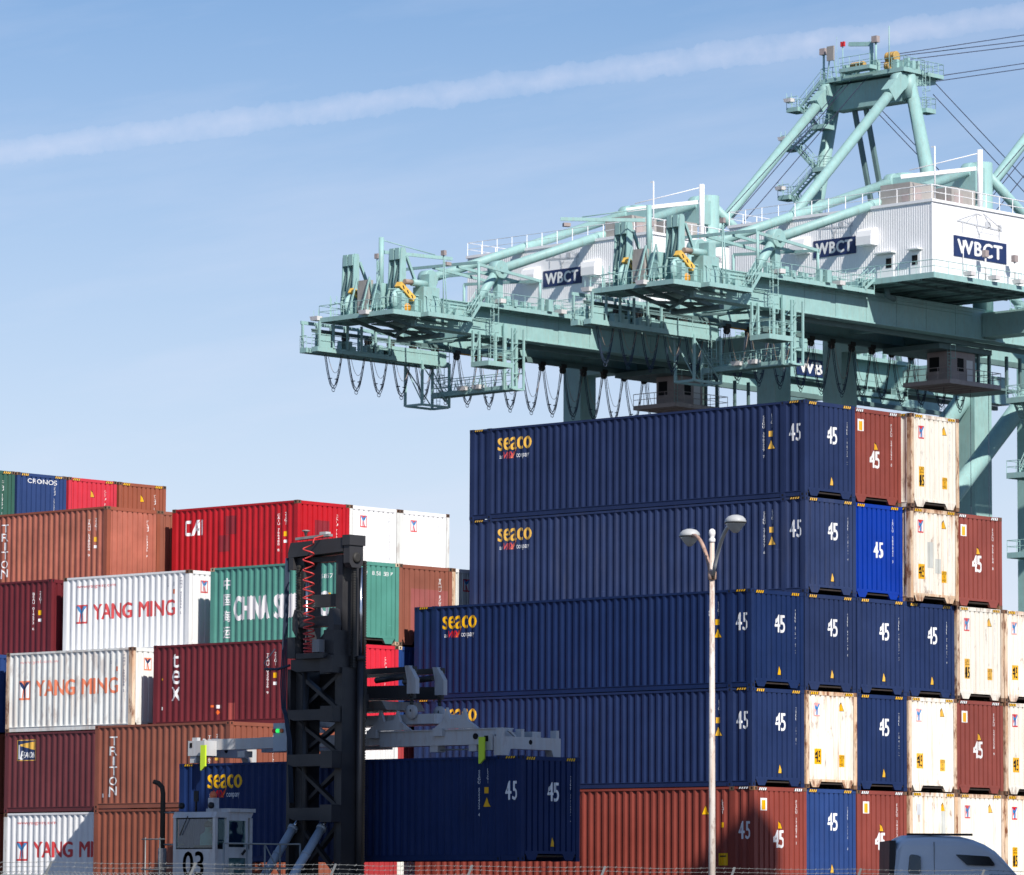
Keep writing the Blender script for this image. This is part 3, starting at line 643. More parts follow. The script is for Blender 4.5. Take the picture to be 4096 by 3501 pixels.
def caged_ladder(a, e, z0, z1, name='caged_ladder'):
    m = MB()
    for s_ in (-.22, .22): m.tube((a, e + s_, z0), (a, e + s_, z1), .035, n=4)
    k = int((z1 - z0) / .3)
    for i in range(k): m.tube((a, e - .22, z0 + .3 * i + .15), (a, e + .22, z0 + .3 * i + .15), .022, n=4)
    for i in range(int((z1 - z0 - 2) / .8) + 1):
        z = z0 + 2 + .8 * i
        m.path([(a, e - .3, z), (a + .45, e - .36, z), (a + .72, e, z), (a + .45, e + .36, z), (a, e + .3, z)], .025, 4)
    for x, y in ((.45, -.36), (.72, 0), (.45, .36)): m.tube((a + x, e + y, z0 + 2), (a + x, e + y, z1), .022, n=4)
    return cp(m, name)
NA, FA = -7.3, -16.4
# girders and cross beams
for ac in (NA, FA):
    e_ = -23.8 if ac == NA else -15.5
    m = MB().box(ac - .6, ac + .6, e_, 62, 50.85, 53.45)
    m.box(ac - .72, ac + .72, e_ - .02, 62.02, 50.74, 50.85); m.box(ac - .72, ac + .72, e_ - .02, 62.02, 53.45, 53.54)
    gd = cp(m, 'girder')
    s_ = 1 if ac == NA else -1
    st = MB()
    for k in range(3, 20): st.box(ac + s_ * .6, ac + s_ * .61, -22 + 4.2 * k, -21.97 + 4.2 * k, 50.86, 53.44)
    st.build('weld_seam', 'teal_dark', gd, COFF)
    i_ = -1 if ac == NA else 1
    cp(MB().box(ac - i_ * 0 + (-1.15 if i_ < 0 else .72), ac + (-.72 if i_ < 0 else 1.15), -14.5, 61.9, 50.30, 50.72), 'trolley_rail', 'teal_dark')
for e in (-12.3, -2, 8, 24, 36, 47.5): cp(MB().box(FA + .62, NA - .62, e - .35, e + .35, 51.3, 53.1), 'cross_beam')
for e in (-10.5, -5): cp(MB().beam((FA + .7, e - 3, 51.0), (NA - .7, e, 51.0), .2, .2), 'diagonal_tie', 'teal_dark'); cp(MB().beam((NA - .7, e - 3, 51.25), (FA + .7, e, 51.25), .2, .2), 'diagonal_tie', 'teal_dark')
# rear platform with the rope anchor posts
pd = deck(-15.3, -5.75, -27.4, -23.86, 51.75, rails='BLR')
ud = MB()
for a in (-11.6, -9.4, -7.3): ud.beam((a, -27.2, 51.45), (a, -20.5, 50.3), .25, .3)
ud.beam((-11.6, -24, 50.75), (-7.3, -21.5, 50.4), .25, .25); ud.beam((-7.3, -24, 50.75), (-11.6, -21.5, 50.4), .25, .25); ud.box(-12.0, -6.4, -20.9, -20.3, 50.0, 50.4)
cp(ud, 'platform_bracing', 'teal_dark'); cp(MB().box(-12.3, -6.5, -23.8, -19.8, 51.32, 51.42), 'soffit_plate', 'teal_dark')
def anchor(a0, e0):
    m = MB(); o = None
    for k in range(3):
        a = a0 - .70 * k
        m.prism([(a - .06, e0 + x, z) for x, z in [(-.36, 57.4), (-.26, 57.72), (.2, 57.72), (.3, 57.4), (.32, 51.8), (-.5, 51.8), (-.62, 53.2), (-.45, 55.0)]], (.12, 0, 0))
    o = cp(m, 'rope_anchor_post')
    for k in range(2):
        MB().box(a0 - .70 * k - .62, a0 - .70 * k - .08, e0 - .46, e0 + .30, 56.65, 57.66).build('sheave_housing', 'teal', o, COFF)
        MB().beam((a0 - .70 * k - .35, e0 - .75, 53.9), (a0 - .70 * k - .35, e0 - .1, 56.6), .12, .12).build('rope_guide', 'teal_dark', o, COFF)
    MB().beam((a0 + .02, e0 + .35, 57.0), (a0 + .02, e0 + 2.7, 52.6), .22, .24).build('strut', 'teal', o, COFF)
    w_ = MB().lathe((a0 + .30, e0 - .7, 52.9), [(.3, -.12), (1.05, -.12), (1.05, .12), (.3, .12)], 20, 'x'); w_.build('sheave', 'teal', o, COFF)
    gpl = MB().beam((a0 + .30, e0 - .9, 54.3), (a0 + .30, e0 + .9, 53.1), .62, .5); gpl.build('guard', 'guard_yellow', o, COFF)
    st = MB()
    for k in range(3):
        c = Vector((a0 + .615, e0 - .55 + .55 * k, 54.05 - .37 * k)); st.prism([c + Vector((0, -.13, .14)), c + Vector((0, .02, .14)), c + Vector((0, .17, -.16)), c + Vector((0, .02, -.16))], (.01, 0, 0))
    sg = st.build('guard_stripes', 'd_black', o, COFF); sg['kind'] = 'stuff'
    MB().lathe((a0 + .35, e0 + .1, 52.25), [(.05, -.25), (.4, -.2), (.4, .2), (.05, .25)], 10, 'x').build('buffer', 'orange_paint', o, COFF)
anchor(-7.0, -25.0); anchor(-13.0, -25.0)
cp(MB().box(-11.6, -10.2, -26.2, -25.6, 52.2, 55.0), 'switch_cabinet', 'crane_grey')
fr = MB()
for a in (-11.7, -10.1, -8.9): fr.beam((a, -27.3, 51.5), (a + .15, -26.3, 55.2), .12, .12); fr.beam((a, -25.4, 51.6), (a + .15, -26.3, 55.2), .10, .10)
cp(fr, 'cabinet_frame')
cp(MB().box(-9.9, -8.8, -26.0, -24.9, 52.4, 54.6), 'winch_housing'); cp(MB().lathe((-9.4, -24.4, 53.6), [(.42, -.9), (.5, -.8), (.5, .8), (.42, .9)], 12, 'x'), 'winch_drum')
cp(MB().box(-5.98, -7.55 + .2, -23.4, -21.4, 51.72, 54.3), 'control_cabinet')
cp(MB().tube((-6.6, -24.3, 54.6), (-6.6, -22.3, 54.6), .33, n=12), 'hoist_cylinder'); cp(MB().box(-7.2, -6.1, -22.6, -21.7, 54.3, 55.5), 'cylinder_bracket'); cp(MB().tube((-6.6, -25.2, 54.6), (-6.6, -24.3, 54.6), .24, n=10), 'cylinder_boot', 'cable_tan')
m = MB()
for k in range(26):
    rr = random.Random(k); a, e, z = rr.uniform(-15.5, -6.4), rr.uniform(-26.2, -22.3), 51.7
    if k % 3 == 0: m.box(a, a + rr.uniform(.3, .9), e, e + rr.uniform(.3, .8), z, z + rr.uniform(.5, 1.7))
    elif k % 3 == 1: m.tube((a, e, z), (a, e, z + rr.uniform(.8, 2.4)), rr.uniform(.05, .16), n=6)
    else: m.path([(a, e, z + 1.2), (a + .6, e + .2, z + 1.9), (a + 1.4, e + .4, z + 1.7), (a + 2.0, e + .3, z + .9)], .05, 5)
for k in range(70):
    rr = random.Random(500 + k); a, e, z = rr.uniform(-15.0, -5.9), rr.uniform(-27.1, -21.5), 51.75
    if k % 2: m.tube((a, e, z), (a + rr.uniform(-.1, .1), e, z + rr.uniform(.6, 2.6)), rr.uniform(.03, .07), n=4)
    else: zz = z + rr.uniform(.3, 2.2); m.tube((a, e, zz), (a + rr.uniform(-1.5, 1.5), e + rr.uniform(-1, 1), zz + rr.uniform(-.4, .4)), rr.uniform(.03, .07), n=4)
cl = cp(m, 'deck_machinery'); cl['kind'] = 'stuff'
m = MB()
for k in range(46):
    rr = random.Random(900 + k); e = rr.uniform(-21, -2); a = rr.uniform(-7.2, -5.7)
    z = 53.5 if e > -17 else 51.85
    if k % 3: m.box(a, a + rr.uniform(.15, .5), e, e + rr.uniform(.2, .7), z, z + rr.uniform(.2, 1.1))
    else: m.tube((a, e, z + .2), (a + .1, e + rr.uniform(1, 3), z + .25), .05, n=4)
for zz in (53.15, 52.85): m.tube((-6.62, -22, zz), (-6.62, 14, zz), .035, n=4)
for k in range(30):
    rr = random.Random(1300 + k); e = rr.uniform(-27.5, -13); m.box(-15.0, -14.4, e, e + rr.uniform(.2, .8), 49.05, 49.05 + rr.uniform(.2, 1.0))
for k in range(18):
    rr = random.Random(1400 + k); e = rr.uniform(-12.5, -11.4); a = rr.uniform(-14.5, -6.8); m.tube((a, e, 46.3), (a + rr.uniform(-.8, .8), e, 46.3 + rr.uniform(.3, 1.3)), .04, n=4)
cl = cp(m, 'conduits_and_fittings'); cl['kind'] = 'stuff'
for a, e, z in ((-15.6, -27.5, 51.9), (-9.2, -27.6, 51.9), (-5.5, -22.6, 51.8), (-5.5, -14.2, 53.9), (-5.5, -6.2, 53.7)): flood(a, e, z)
for a, e in ((-6.3, -20.6), (-12.2, -23.2)):
    m = MB().tube((a, e, 51.7), (a, e, 57.6), .06, n=5).tube((a + .5, e, 51.7), (a + .1, e, 57.2), .05, n=5); o = cp(m, 'light_mast'); MB().box(a - .22, a + .22, e - .15, e + .15, 57.4, 57.85).build('lamp_head', 'cabin_grey', o, COFF)
# jib crane on the rear platform: its arm can swing
jib = bpy.data.objects.new('jib_crane', MB().tube((0, 0, -5.0), (0, 0, .15), .24, n=12).lathe((0, 0, -5.6), [(.34, 0), (.34, .3), (.24, .6)], 12).mesh('jib_crane', 'teal')); COL.objects.link(jib); jib.parent = crane; jib.color = crane.color
jib.location = (-9.6, -25.2, 58.7 - GZ)
MB().beam((.1, .3, -1.15), (1.6, 7.4, -1.15), .16, .30).build('jib_arm', 'teal', jib); MB().tube((.05, .2, -.1), (1.2, 5.6, -.95), .05, n=5).build('tie_rod', 'teal', jib); MB().box(1.2, 1.7, 6.6, 7.2, -1.8, -1.5).build('hoist_trolley', 'cabin_grey', jib)
# near side gangway, stair and caged ladder
deck(-6.55, -5.55, -17.2, -1.25, 53.42, .1, .28, 'R', 'walkway'); deck(-5.74, -4.75, -24.0, -18.5, 51.75, .1, .28, 'RF', 'walkway')
stairs((-5.2, -18.5, 51.75), (-5.2, -17.2, 53.4), .8, wdir=(1, 0, 0))
deck(-18.2, -17.15, -15, 12, 53.42, .1, .28, 'L', 'walkway')
caged_ladder(-5.7, -14.9, 48.1, 54.5)
# monorail frame over the girders
m = MB()
for p, q_ in (((-15.8, -16.2, 57.5), (-6.1, -16.4, 57.2)), ((-15.8, -8.4, 56.9), (-5.8, -8.4, 56.3)), ((-8.9, -16.3, 57.1), (-8.9, -8.3, 56.5)), ((-12.0, -16.3, 57.3), (-12.0, -8.3, 56.7)), ((-6.0, -16.4, 57.0), (-6.0, -8.3, 56.3)), ((-15.8, -11.5, 57.3), (-7.0, -11.5, 57.1))): m.beam(p, q_, .16, .26)
mf = cp(m, 'monorail_frame')
for a, e, zt in ((-6.0, -16.4, 57.1), (-6.0, -8.4, 56.4), (-15.8, -16.2, 57.5), (-15.8, -8.4, 56.9)): MB().tube((a, e, 53.5), (a, e, zt), .13, n=8).build('post', 'teal', mf, COFF)
# stay pipes, pins, landside portal top
for ac in (NA, FA):
    sp = cp(MB().tube((ac, -12.6, 57.0), (ac, 14.5, 66.25), .43, n=18), 'stay_pipe')
    MB().lathe((ac, -12.6, 57.0), [(.80, -.55), (.86, -.5), (.86, .5), (.80, .55)], 20, 'x').build('pin_joint', 'teal', sp, COFF)
    MB().lathe((ac + .56, -12.6, 57.0), [(.3, 0), (.3, .12)], 12, 'x').build('pin_cap', 'teal', sp, COFF)
    MB().prism([(ac - .3, -12.95, 56.8), (ac - .3, -12.25, 56.8), (ac - .3, -12.2, 53.5), (ac - .3, -12.9, 53.5)], (.6, 0, 0)).build('pin_post', 'teal', sp, COFF)
    MB().tube((ac, -12.7, 56.9), (ac, -15.4, 53.7), .42, n=16).build('pin_strut', 'teal', sp, COFF)
    MB().lathe((ac, 14.5, 66.25), [(.70, -.5), (.75, -.4), (.75, .4), (.70, .5)], 18, 'x').build('pin_joint', 'teal', sp, COFF)
    cp(MB().tube((ac, 16.4, 53.5), (ac, 16.4, 67.2), .95, n=24), 'portal_column')
    cp(MB().tube((ac, 17.2, 66.2), (ac, 28, 60.0), .45, n=16), 'fore_stay_pipe')
    cp(MB().tube((ac, 28, 60.0), (ac, 38, 54.0), .45, n=16), 'fore_stay_pipe')
cp(MB().box(-17.5, -6.2, 14.0, 15.4, 64.2, 66.5), 'portal_top_beam')
# machinery house
house = bpy.data.objects.new('machinery_house', MB().box(-23.5, -.2, .2, 13.3, 54.5, 61.0).mesh('machinery_house', 'crane_white', COFF)); COL.objects.link(house); house.parent = crane; house.color = crane.color
def ribs(u0, u1, fn, z0, z1):
    m = MB(); n = int((u1 - u0) / .26); vs = []; fs = []
    for k in range(n + 1):
        for du, d in ((0, 0), (.09, 0), (.12, .018), (.22, .018)):
            u = min(u1, u0 + (u1 - u0) / n * k + du); vs += [fn(u, d, z0), fn(u, d, z1)]
    for i in range(len(vs) // 2 - 1): fs.append((2 * i, 2 * i + 2, 2 * i + 3, 2 * i + 1))
    m._add(vs, fs); return m
hp = lambda m, n, mat='crane_white', par=None: m.build(n, mat, par or house, COFF)
hp(ribs(-23.7, 0, lambda u, d, z: (u, -.0 + d, z), 54.52, 61.0), 'ribbed_wall'); hp(ribs(0, 13.4, lambda u, d, z: (-.0 - d, u, z), 54.52, 61.0), 'ribbed_wall')
hp(MB().box(-23.85, .12, -.1, 13.6, 61.0, 61.25), 'roof_edge')
hp(MB().box(-.09, .03, -.03, .09, 54.5, 61.0), 'corner_trim')
rm = MB(); railing(rm, [(0, 13.4, 61.25), (0, 0, 61.25), (-23.7, 0, 61.25), (-23.7, 13.4, 61.25)], 1.25, 2.0, .05); hp(rm, 'roof_railing')
class Flat:
    breaks = []
    def __init__(s, fn): s.fn = fn
    def place(s, u, v, lift): 
        p = s.fn(u, v, lift); return Vector((p[0], p[1], p[2] - GZ))
fl = Flat(lambda u, v, l: (u, -.03 - l, v)); nr = Flat(lambda u, v, l: (.03 + l, u, v))
def hdecal(nm, geo, u, v, sf, mat, lift, par): return link(nm, decal_mesh(nm, geo, u, v, sf, mat, lift), par)
LOGO = []
def bar(p, q_, t):
    p = Vector(p); q_ = Vector(q_); d = (q_ - p).normalized(); n_ = Vector((-d.y, d.x)) * t / 2
    return [tuple(p - n_), tuple(q_ - n_), tuple(q_ + n_), tuple(p + n_)]
LOGO = shape(bar((0, .75), (1, .62), .07), bar((.02, .78), (.42, 1.25), .02), bar((.2, .76), (.42, 1.25), .02), bar((.42, 1.25), (.55, 1.2), .03), bar((.58, 1.32), (.98, .72), .02), bar((.42, 1.25), (.45, .72), .02), bar((.58, 1.32), (.75, .7), .02), bar((.12, .7), (.12, .2), .025), bar((.42, .7), (.5, .1), .025), bar((.58, .66), (.45, .1), .025), bar((.93, .65), (.93, .15), .025), bar((.42, .4), (.93, .35), .02), [(.62, .66), (.74, .66), (.74, .95), (.62, .95)], [(.9, .64), (.98, .64), (.98, .9), (.9, .9)])
def sign(sf, u0, v0, w_, h_, boxargs):
    sg = hp(MB().box(*boxargs), 'sign', 'd_navy')
    t = text2d('WBCT', w_ * .84, h_ * .66, .11, 1.12); hdecal('lettering', t, u0 + w_ * .07, v0 + h_ * .17, sf, 'd_white', .05, sg)
    lv = ([(x * w_ * .86, y * h_ * 1.0) for x, y in LOGO[0]], LOGO[1]); hdecal('emblem', lv, u0 + w_ * .07, v0 + h_ * .98, sf, 'd_grey', .012, house)
sign(fl, -13.6, 57.25, 4.95, 1.55, (-13.6, -8.65, -.06, -.005, 57.25, 58.8)); sign(nr, 2.97, 56.5, 7.5, 1.85, (.005, .06, 2.97, 10.47, 56.5, 58.35))
for a in (-15.7, -7.9):
    hp(MB().prism([(a, -.02, 57.75), (a, -.95, 57.75), (a, -.95, 58.5), (a, -.8, 59.0), (a, -.45, 59.25), (a, -.02, 59.3)], (1.7, 0, 0)), 'vent_hood')
for a, wv in ((-6.2, 1), (-2.4, 0)):
    d = hp(MB().box(a, a + 1.9 if wv else a + 1.1, -.09, -.01, 54.6, 56.7), 'door', 'crane_white')
    x0 = a + (1.05 if wv else .2); hp(MB().box(x0, x0 + .62, -.12, -.085, 55.55, 56.4), 'door_window', 'black', d); hp(MB().box(a - .1, a + (2.1 if wv else 1.3), -.7, -.01, 56.85, 56.95), 'door_canopy', 'crane_white', d)
for a0, a1, e0, e1 in ((-7.0, -3.6, 1.4, 4.8), (-6.2, -2.6, 6.0, 9.4)):
    ac = hp(MB().box(a0, a1, e0, e1, 61.45, 63.3).box(a0 + .2, a1 - .2, e0 + .2, e1 - .2, 61.0, 61.46), 'air_conditioner', 'crane_grey')
    hp(MB().box(a1 - .9, a1 - .2, e0 - .02, e0, 61.6, 62.3), 'louvre', 'cabin_grey', ac); hp(MB().box(a1 + .0, a1 + .02, e0 + .4, e0 + 1.6, 61.8, 62.8), 'access_panel', 'cabin_grey', ac)
rj = hp(MB().tube((-2.2, 9.6, 61.2), (-2.2, 9.6, 67.0), .26, n=10), 'roof_crane_mast'); hp(MB().beam((-2.4, 9.3, 65.3), (-7.6, 5.0, 64.6), .24, .36), 'roof_crane_arm', 'crane_white', rj); hp(MB().tube((-2.3, 9.5, 66.7), (-7.0, 5.5, 65.2), .05, n=5), 'tie_rod', 'crane_white', rj)
hp(MB().tube((-.15, .6, 61.2), (-.15, .6, 66.0), .07, n=6).box(-.5, -.1, .55, .65, 65.9, 66.0), 'pole_light', 'crane_white')
hp(MB().path([(.12, 4.2, 55.0), (.12, 4.2, 58)], .05, 5), 'downpipe')
hd = deck(-24.9, 1.2, -1.25, 14.7, 54.42, .16, .40, 'BR', 'house_platform', step=2.0, parent=house)
m = MB()
for e in (1.5, 5.5, 9.5, 13.2): m.box(-24.5, .9, e - .12, e + .12, 53.98, 54.2)
for a in (-22, -18, -3, -.5): m.box(a - .1, a + .1, -1, 14.4, 53.9, 54.15)
m.box(-14, -9, .5, 12.8, 53.6, 53.95)
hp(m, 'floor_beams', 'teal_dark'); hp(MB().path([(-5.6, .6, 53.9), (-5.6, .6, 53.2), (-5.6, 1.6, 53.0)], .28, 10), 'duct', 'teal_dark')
stairs((-5.9, -2.6, 53.5), (-5.9, -1.2, 54.5), .8, wdir=(1, 0, 0))
for e in (3.5, 7.0, 10.5): flood(1.35, e, 54.9)
for e in (6.1, 10.3): o = cp(MB().tube((1.1, e, 54.5), (1.1, e, 56.8), .08, n=6), 'sign_light_post', 'lamp_white', house); MB().box(.9, 1.3, e - .25, e + .25, 56.6, 57.2).build('lamp_head', 'cabin_grey', o, COFF)
# festoon maintenance gantry under the rear end
lp = deck(-15.05, -14.25, -28.5, -11.85, 49.02, .1, .34, 'RBF', 'lower_platform', step=1.8); deck(-16.6, -15.75, -28.5, -11.85, 49.02, .1, .34, 'LBF', 'lower_platform', step=1.8)
for k in range(6):
    e = -28.3 + 1.75 * k
    for a in (-16.5, -14.3): cp(MB().box(a - .09, a + .09, e - .09, e + .09, 49.0, 51.4), 'hanger_post', 'teal', lp)
cp(MB().box(-16.6, -16.45, -28.5, -15.6, 51.3, 51.6), 'hanger_beam', 'teal', lp); cp(MB().box(-14.33, -14.28, -19.2, -12.2, 49.05, 50.0).box(-14.33, -14.28, -28.2, -26.9, 49.05, 50.3), 'side_sheet', 'teal', lp)
flp = MB()
for a in (-16.4, -14.2):
    for e in (-15.4, -11.9): flp.box(a - .1, a + .1, e - .1, e + .1, 44.9, 49)
    flp.beam((a, -15.4, 48.6), (a, -11.9, 45.1), .08, .08); flp.box(a - .1, a + .1, -15.3, -12, 44.85, 45.05)
for e in (-15.4, -11.9):
    flp.box(-16.3, -14.3, e - .1, e + .1, 44.85, 45.05); flp.beam((-16.4, e, 48.6), (-14.2, e, 45.2), .08, .08)
for k in range(3): flp.box(-16.3, -14.3, -12.0, -11.85, 45.9 + k * .9, 46.0 + k * .9)
fo = cp(flp, 'hanging_frame'); caged_ladder(-14.3, -13.2, 45, 48.8)
cd = deck(-15.6, -6.2, -12.6, -11.3, 46.25, .1, .34, 'BF', 'cross_gangway', step=1.5)
for a in (-11.5, -9.6): flood(a, -12.8, 46.5)
tw = MB()
for e in (-12.6, -11.1): tw.box(-6.5, -6.3, e - .16, e + .16, 45.95, 51.7 if e > -12 else 52.0); tw.box(-5.5, -5.36, e - .1, e + .1, 45.95, 51.5)
for k in range(4):
    z = 46.1 + 1.4 * k; tw.beam((-6.2, -12.5, z), (-6.2, -11.1, z + 1.3), .07, .07); tw.box(-6.3, -6.2, -12.5, -11.1, z - .05, z + .05); tw.box(-6.3, -5.4, -11.12, -11.02, z - .05, z + .05)
tw.box(-6.5, -5.4, -12.6, -11.1, 45.9, 46.05); cp(tw, 'access_tower')
md = deck(-6.6, -4.4, -16.7, -13.6, 48.02, .1, .34, 'BRF', 'middle_platform', step=1.1)
for e, a in ((-16.6, -6.5), (-15.8, -6.5), (-13.7, -6.5)): cp(MB().box(a - .1, a + .1, e - .1, e + .1, 47.9, 51.0), 'hanger_post', 'teal', md)
cp(MB().beam((-6.5, -16.6, 48.5), (-6.5, -15.8, 50.6), .07, .07), 'hanger_brace', 'teal', md)
# festoon line: rail, trolleys, hanging cables
cp(MB().box(-15.5, -15.3, -28.2, 42, 50.7, 50.82).box(-15.43, -15.37, -28.2, 42, 50.5, 50.7), 'festoon_rail', 'teal_dark')
cp(MB().box(-15.5, -15.3, -9.9, -7.1, 50.2, 50.5), 'festoon_buffer', 'orange_paint')
es = [-26.9 + 2.86 * k for k in range(19)]
for i, e in enumerate(es):
    t = cp(MB().box(-15.6, -15.15, e - .3, e + .3, 50.15, 50.52).lathe((-15.4, e, 49.95), [(.28, -.2), (.34, -.1), (.34, .1), (.28, .2)], 10, 'x'), 'festoon_trolley', 'chain_black')
    if i + 1 < len(es):
        e1 = es[i + 1]; m = MB()
        for c, (da, dz, sh) in enumerate(((-.12, -4.2, 0), (0, -4.05, .05), (.1, -4.35, -.05), (.2, -2.9, .0))):
            pts = []
            for k in range(13):
                u_ = k / 12; x = (e + .2) + (e1 - e - .4) * (u_ + .05 * math.sin(2 * math.pi * u_)); pts.append((-15.4 + da, x + sh, 49.95 + dz * (1 - abs(2 * u_ - 1) ** 2.6)))
            m.path(pts, .036 if c < 3 else .022, 5, mi=0 if c < 3 else 1)
        for k in (3, 9): m.box(-15.58, -15.22, pts[k][1] - .12 * (-1 if k == 3 else 1) - .05, pts[k][1] - .12 * (-1 if k == 3 else 1) + .05, pts[k][2] - 1.0 - .04, pts[k][2] - 1.0 + .04)
        fc = m.build('festoon_cable', ['cable', 'cable_tan'], crane, COFF)
        rg = MB(); mm = (e + e1) / 2; rg.path([(-15.4, mm + .2 * math.cos(t_ * math.pi / 4), 45.55 + .2 * math.sin(t_ * math.pi / 4)) for t_ in range(9)], .035, 4); rg.build('cable_ring', 'cable', fc, COFF)
# trolley with operator cabin
tr = cp(MB().box(-15.1, -8.5, 11.5, 19.2, 49.8, 50.28), 'trolley_frame', 'teal_dark')
cb = cp(MB().box(-11.6, -8.9, 13.6, 17.2, 46.95, 49.78), 'operator_cabin', 'cabin_grey')
cp(MB().box(-8.91, -8.86, 14.6, 15.5, 48.0, 49.2).box(-11.3, -10.2, 13.55, 13.61, 48.0, 49.3), 'cabin_window', 'black', cb)
cp(MB().box(-8.88, -8.85, 15.9, 16.8, 47.0, 49.1), 'cabin_door', 'lamp_white', cb)
deck(-13.2, -7.8, 12.1, 19.6, 46.9, .12, .3, 'BRF', 'cabin_platform', step=1.2, mat='cabin_grey'); caged_ladder(-8.7, 13.2, 47, 50.2)
m = MB()
for a in (-14.8, -9.0):
    for e in (17.8, 19.4, 22.0, 24.0): m.box(a - .12, a + .12, e - .12, e + .12, 46.9, 50.0)
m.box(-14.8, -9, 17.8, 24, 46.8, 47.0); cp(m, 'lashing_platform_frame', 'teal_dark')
# portal legs, beams and braces
for ac in (.75, -24.45):
    cp(MB().box(ac - 1.15, ac + 1.15, 15.4, 17.6, GZ, 53.3), 'landside_leg'); cp(MB().prism([(ac - 1.35, 45.2, GZ), (ac + 1.35, 45.2, GZ), (ac + 1.35, 47.9, GZ), (ac - 1.35, 47.9, GZ)], (0, 0, 53.3 - GZ)), 'waterside_leg')
    cp(MB().tube((ac, 17.4, 24.5), (ac, 45.4, 49.6), .9, n=20), 'portal_brace'); cp(MB().box(ac - 1.1, ac + 1.1, 17.6, 45.2, 10, 12.4), 'portal_beam')
    cp(MB().box(ac - 1.3, ac + 1.3, 10, 53, GZ, GZ + 2.2), 'bogie_beam')
for e in (16.5, 46.5): cp(MB().box(-23.3, -17.2, e - 1.1, e + 1.1, 51.0, 53.2), 'portal_cross_beam'); cp(MB().box(-15.7, -8.0, e - 1.1, e + 1.1, 51.0, 53.2), 'portal_cross_beam'); cp(MB().box(-6.6, -.4, e - 1.1, e + 1.1, 51.0, 53.2), 'portal_cross_beam')
for z in (45.0, 38.2, 31): deck(-3.3, -.42, 14.6, 17.4, z, .1, .4, 'BLF', 'leg_landing', step=1.2)
stairs((-1.6, 14.9, 38.2), (-1.6, 17.2, 41.6), .8, wdir=(1, 0, 0)); stairs((-2.4, 17.2, 41.6), (-2.4, 14.9, 45.0), .8, wdir=(1, 0, 0))
# A frame
for sg in (-1, 1):
    top = Vector((-11.85 + sg * 4.65, 46.5, 83.4)); bot = Vector((-11.85 + sg * 12.2, 46.5, 51.0))
    cp(MB().tube(top, bot, .62, .95, 24), 'a_frame_leg'); cp(MB().tube((top.x - sg * -.28, 46.4, 80.6), (top.x, 46.4, 83.5), .80, n=20), 'leg_cap')
    ac = -11.85 + sg * 4.75
    b_ = cp(MB().tube((ac, 44.6, 81.9), (ac, 17.0, 55.9), .52, n=20), 'backstay_pipe')
    MB().lathe((ac, 44.9, 82.2), [(.85, -.5), (.95, -.45), (.95, .45), (.85, .5)], 20, 'x').build('pin_joint', 'teal', b_, COFF); MB().beam((ac, 45.0, 82.3), (ac, 43.2, 80.6), 1.06, 1.5).build('pipe_end', 'teal', b_, COFF); MB().beam((ac, 46.4, 83.0), (ac, 44.7, 82.1), .8, 1.2).build('pin_lug', 'teal', b_, COFF)
    cp(MB().beam((-11.85 + sg * .75 - 2.0, 46.8, 81.0), (-11.85 + sg * .75 + 3.9, 47.0, 53.2), .42, .42), 'inner_strut', 'teal_dark')
    cp(MB().prism([(ac - .35, 46.9, 82.0), (ac - .35, 50.4, 82.6), (ac - .35, 50.4, 83.2), (ac - .35, 46.9, 83.9)], (.7, 0, 0)), 'stay_bracket')
cp(MB().prism([(-16.4, 45.7, 80.4), (-7.3, 45.7, 80.4), (-6.5, 45.7, 83.0), (-17.2, 45.7, 83.0)], (0, 1.6, 0)), 'apex_beam', 'teal')
deck(-17.2, -6.3, 44.7, 48.0, 83.55, .14, .34, 'BLRF', 'apex_platform', step=1.5); deck(-7.4, -6.0, 48.2, 50.7, 83.4, .12, .30, 'BLRF', 'apex_platform', step=.9); deck(-13.5, -9.5, 43.2, 44.3, 84.0, .1, .3, 'B', 'apex_platform', step=1.2)
deck(-6.3, -5.2, 46.9, 48.4, 79.5, .12, .35, 'BLRF', 'leg_landing', step=.9); caged_ladder(-6.0, 47.6, 79.5, 84.3)
for a, z, r_, n_ in ((-8.7, 85.2, .58, 4), (-9.4, 84.3, .6, 2), (-13.0, 84.8, .5, 5)):
    for k in range(n_): cp(MB().lathe((a - .32 * k, 46.4, z), [(r_ * .8, -.12), (r_, -.10), (r_ * .75, 0), (r_, .10), (r_ * .8, .12)], 16, 'x'), 'rope_sheave', 'sheave_ochre')
m = MB()
for k in range(14):
    rr = random.Random(100 + k); a = rr.uniform(-17, -6.5); e = rr.uniform(44.8, 47.5); m.box(a, a + rr.uniform(.2, .6), e, e + rr.uniform(.2, .6), 83.6, 83.6 + rr.uniform(.6, 1.8))
cm = cp(m, 'apex_machinery'); cm['kind'] = 'stuff'
j2 = cp(MB().tube((-10.9, 45.2, 83.5), (-10.9, 45.2, 86.9), .22, n=10), 'service_jib'); cp(MB().beam((-10.8, 45.2, 86.6), (-13.6, 44.9, 86.9), .26, .42), 'jib_arm', 'teal', j2)
for a, z in ((-10.0, 86.7), (-16.9, 86.3)): o = cp(MB().tube((a, 44.8, 83.5), (a, 44.8, z), .12, n=6), 'light_mast'); cp(MB().box(a - .35, a + .35, 44.5, 45.0, z - .1, z + .55), 'lamp_head', 'cabin_grey', o)
cp(MB().box(-16.1, -15.2, 44.3, 44.5, 85.4, 86.9), 'notice_board', 'crane_grey'); cp(MB().beam((-16.3, 44.6, 83.5), (-15.9, 44.5, 85.5), .1, .1).beam((-15.0, 44.6, 83.5), (-15.3, 44.5, 85.5), .1, .1), 'board_legs')
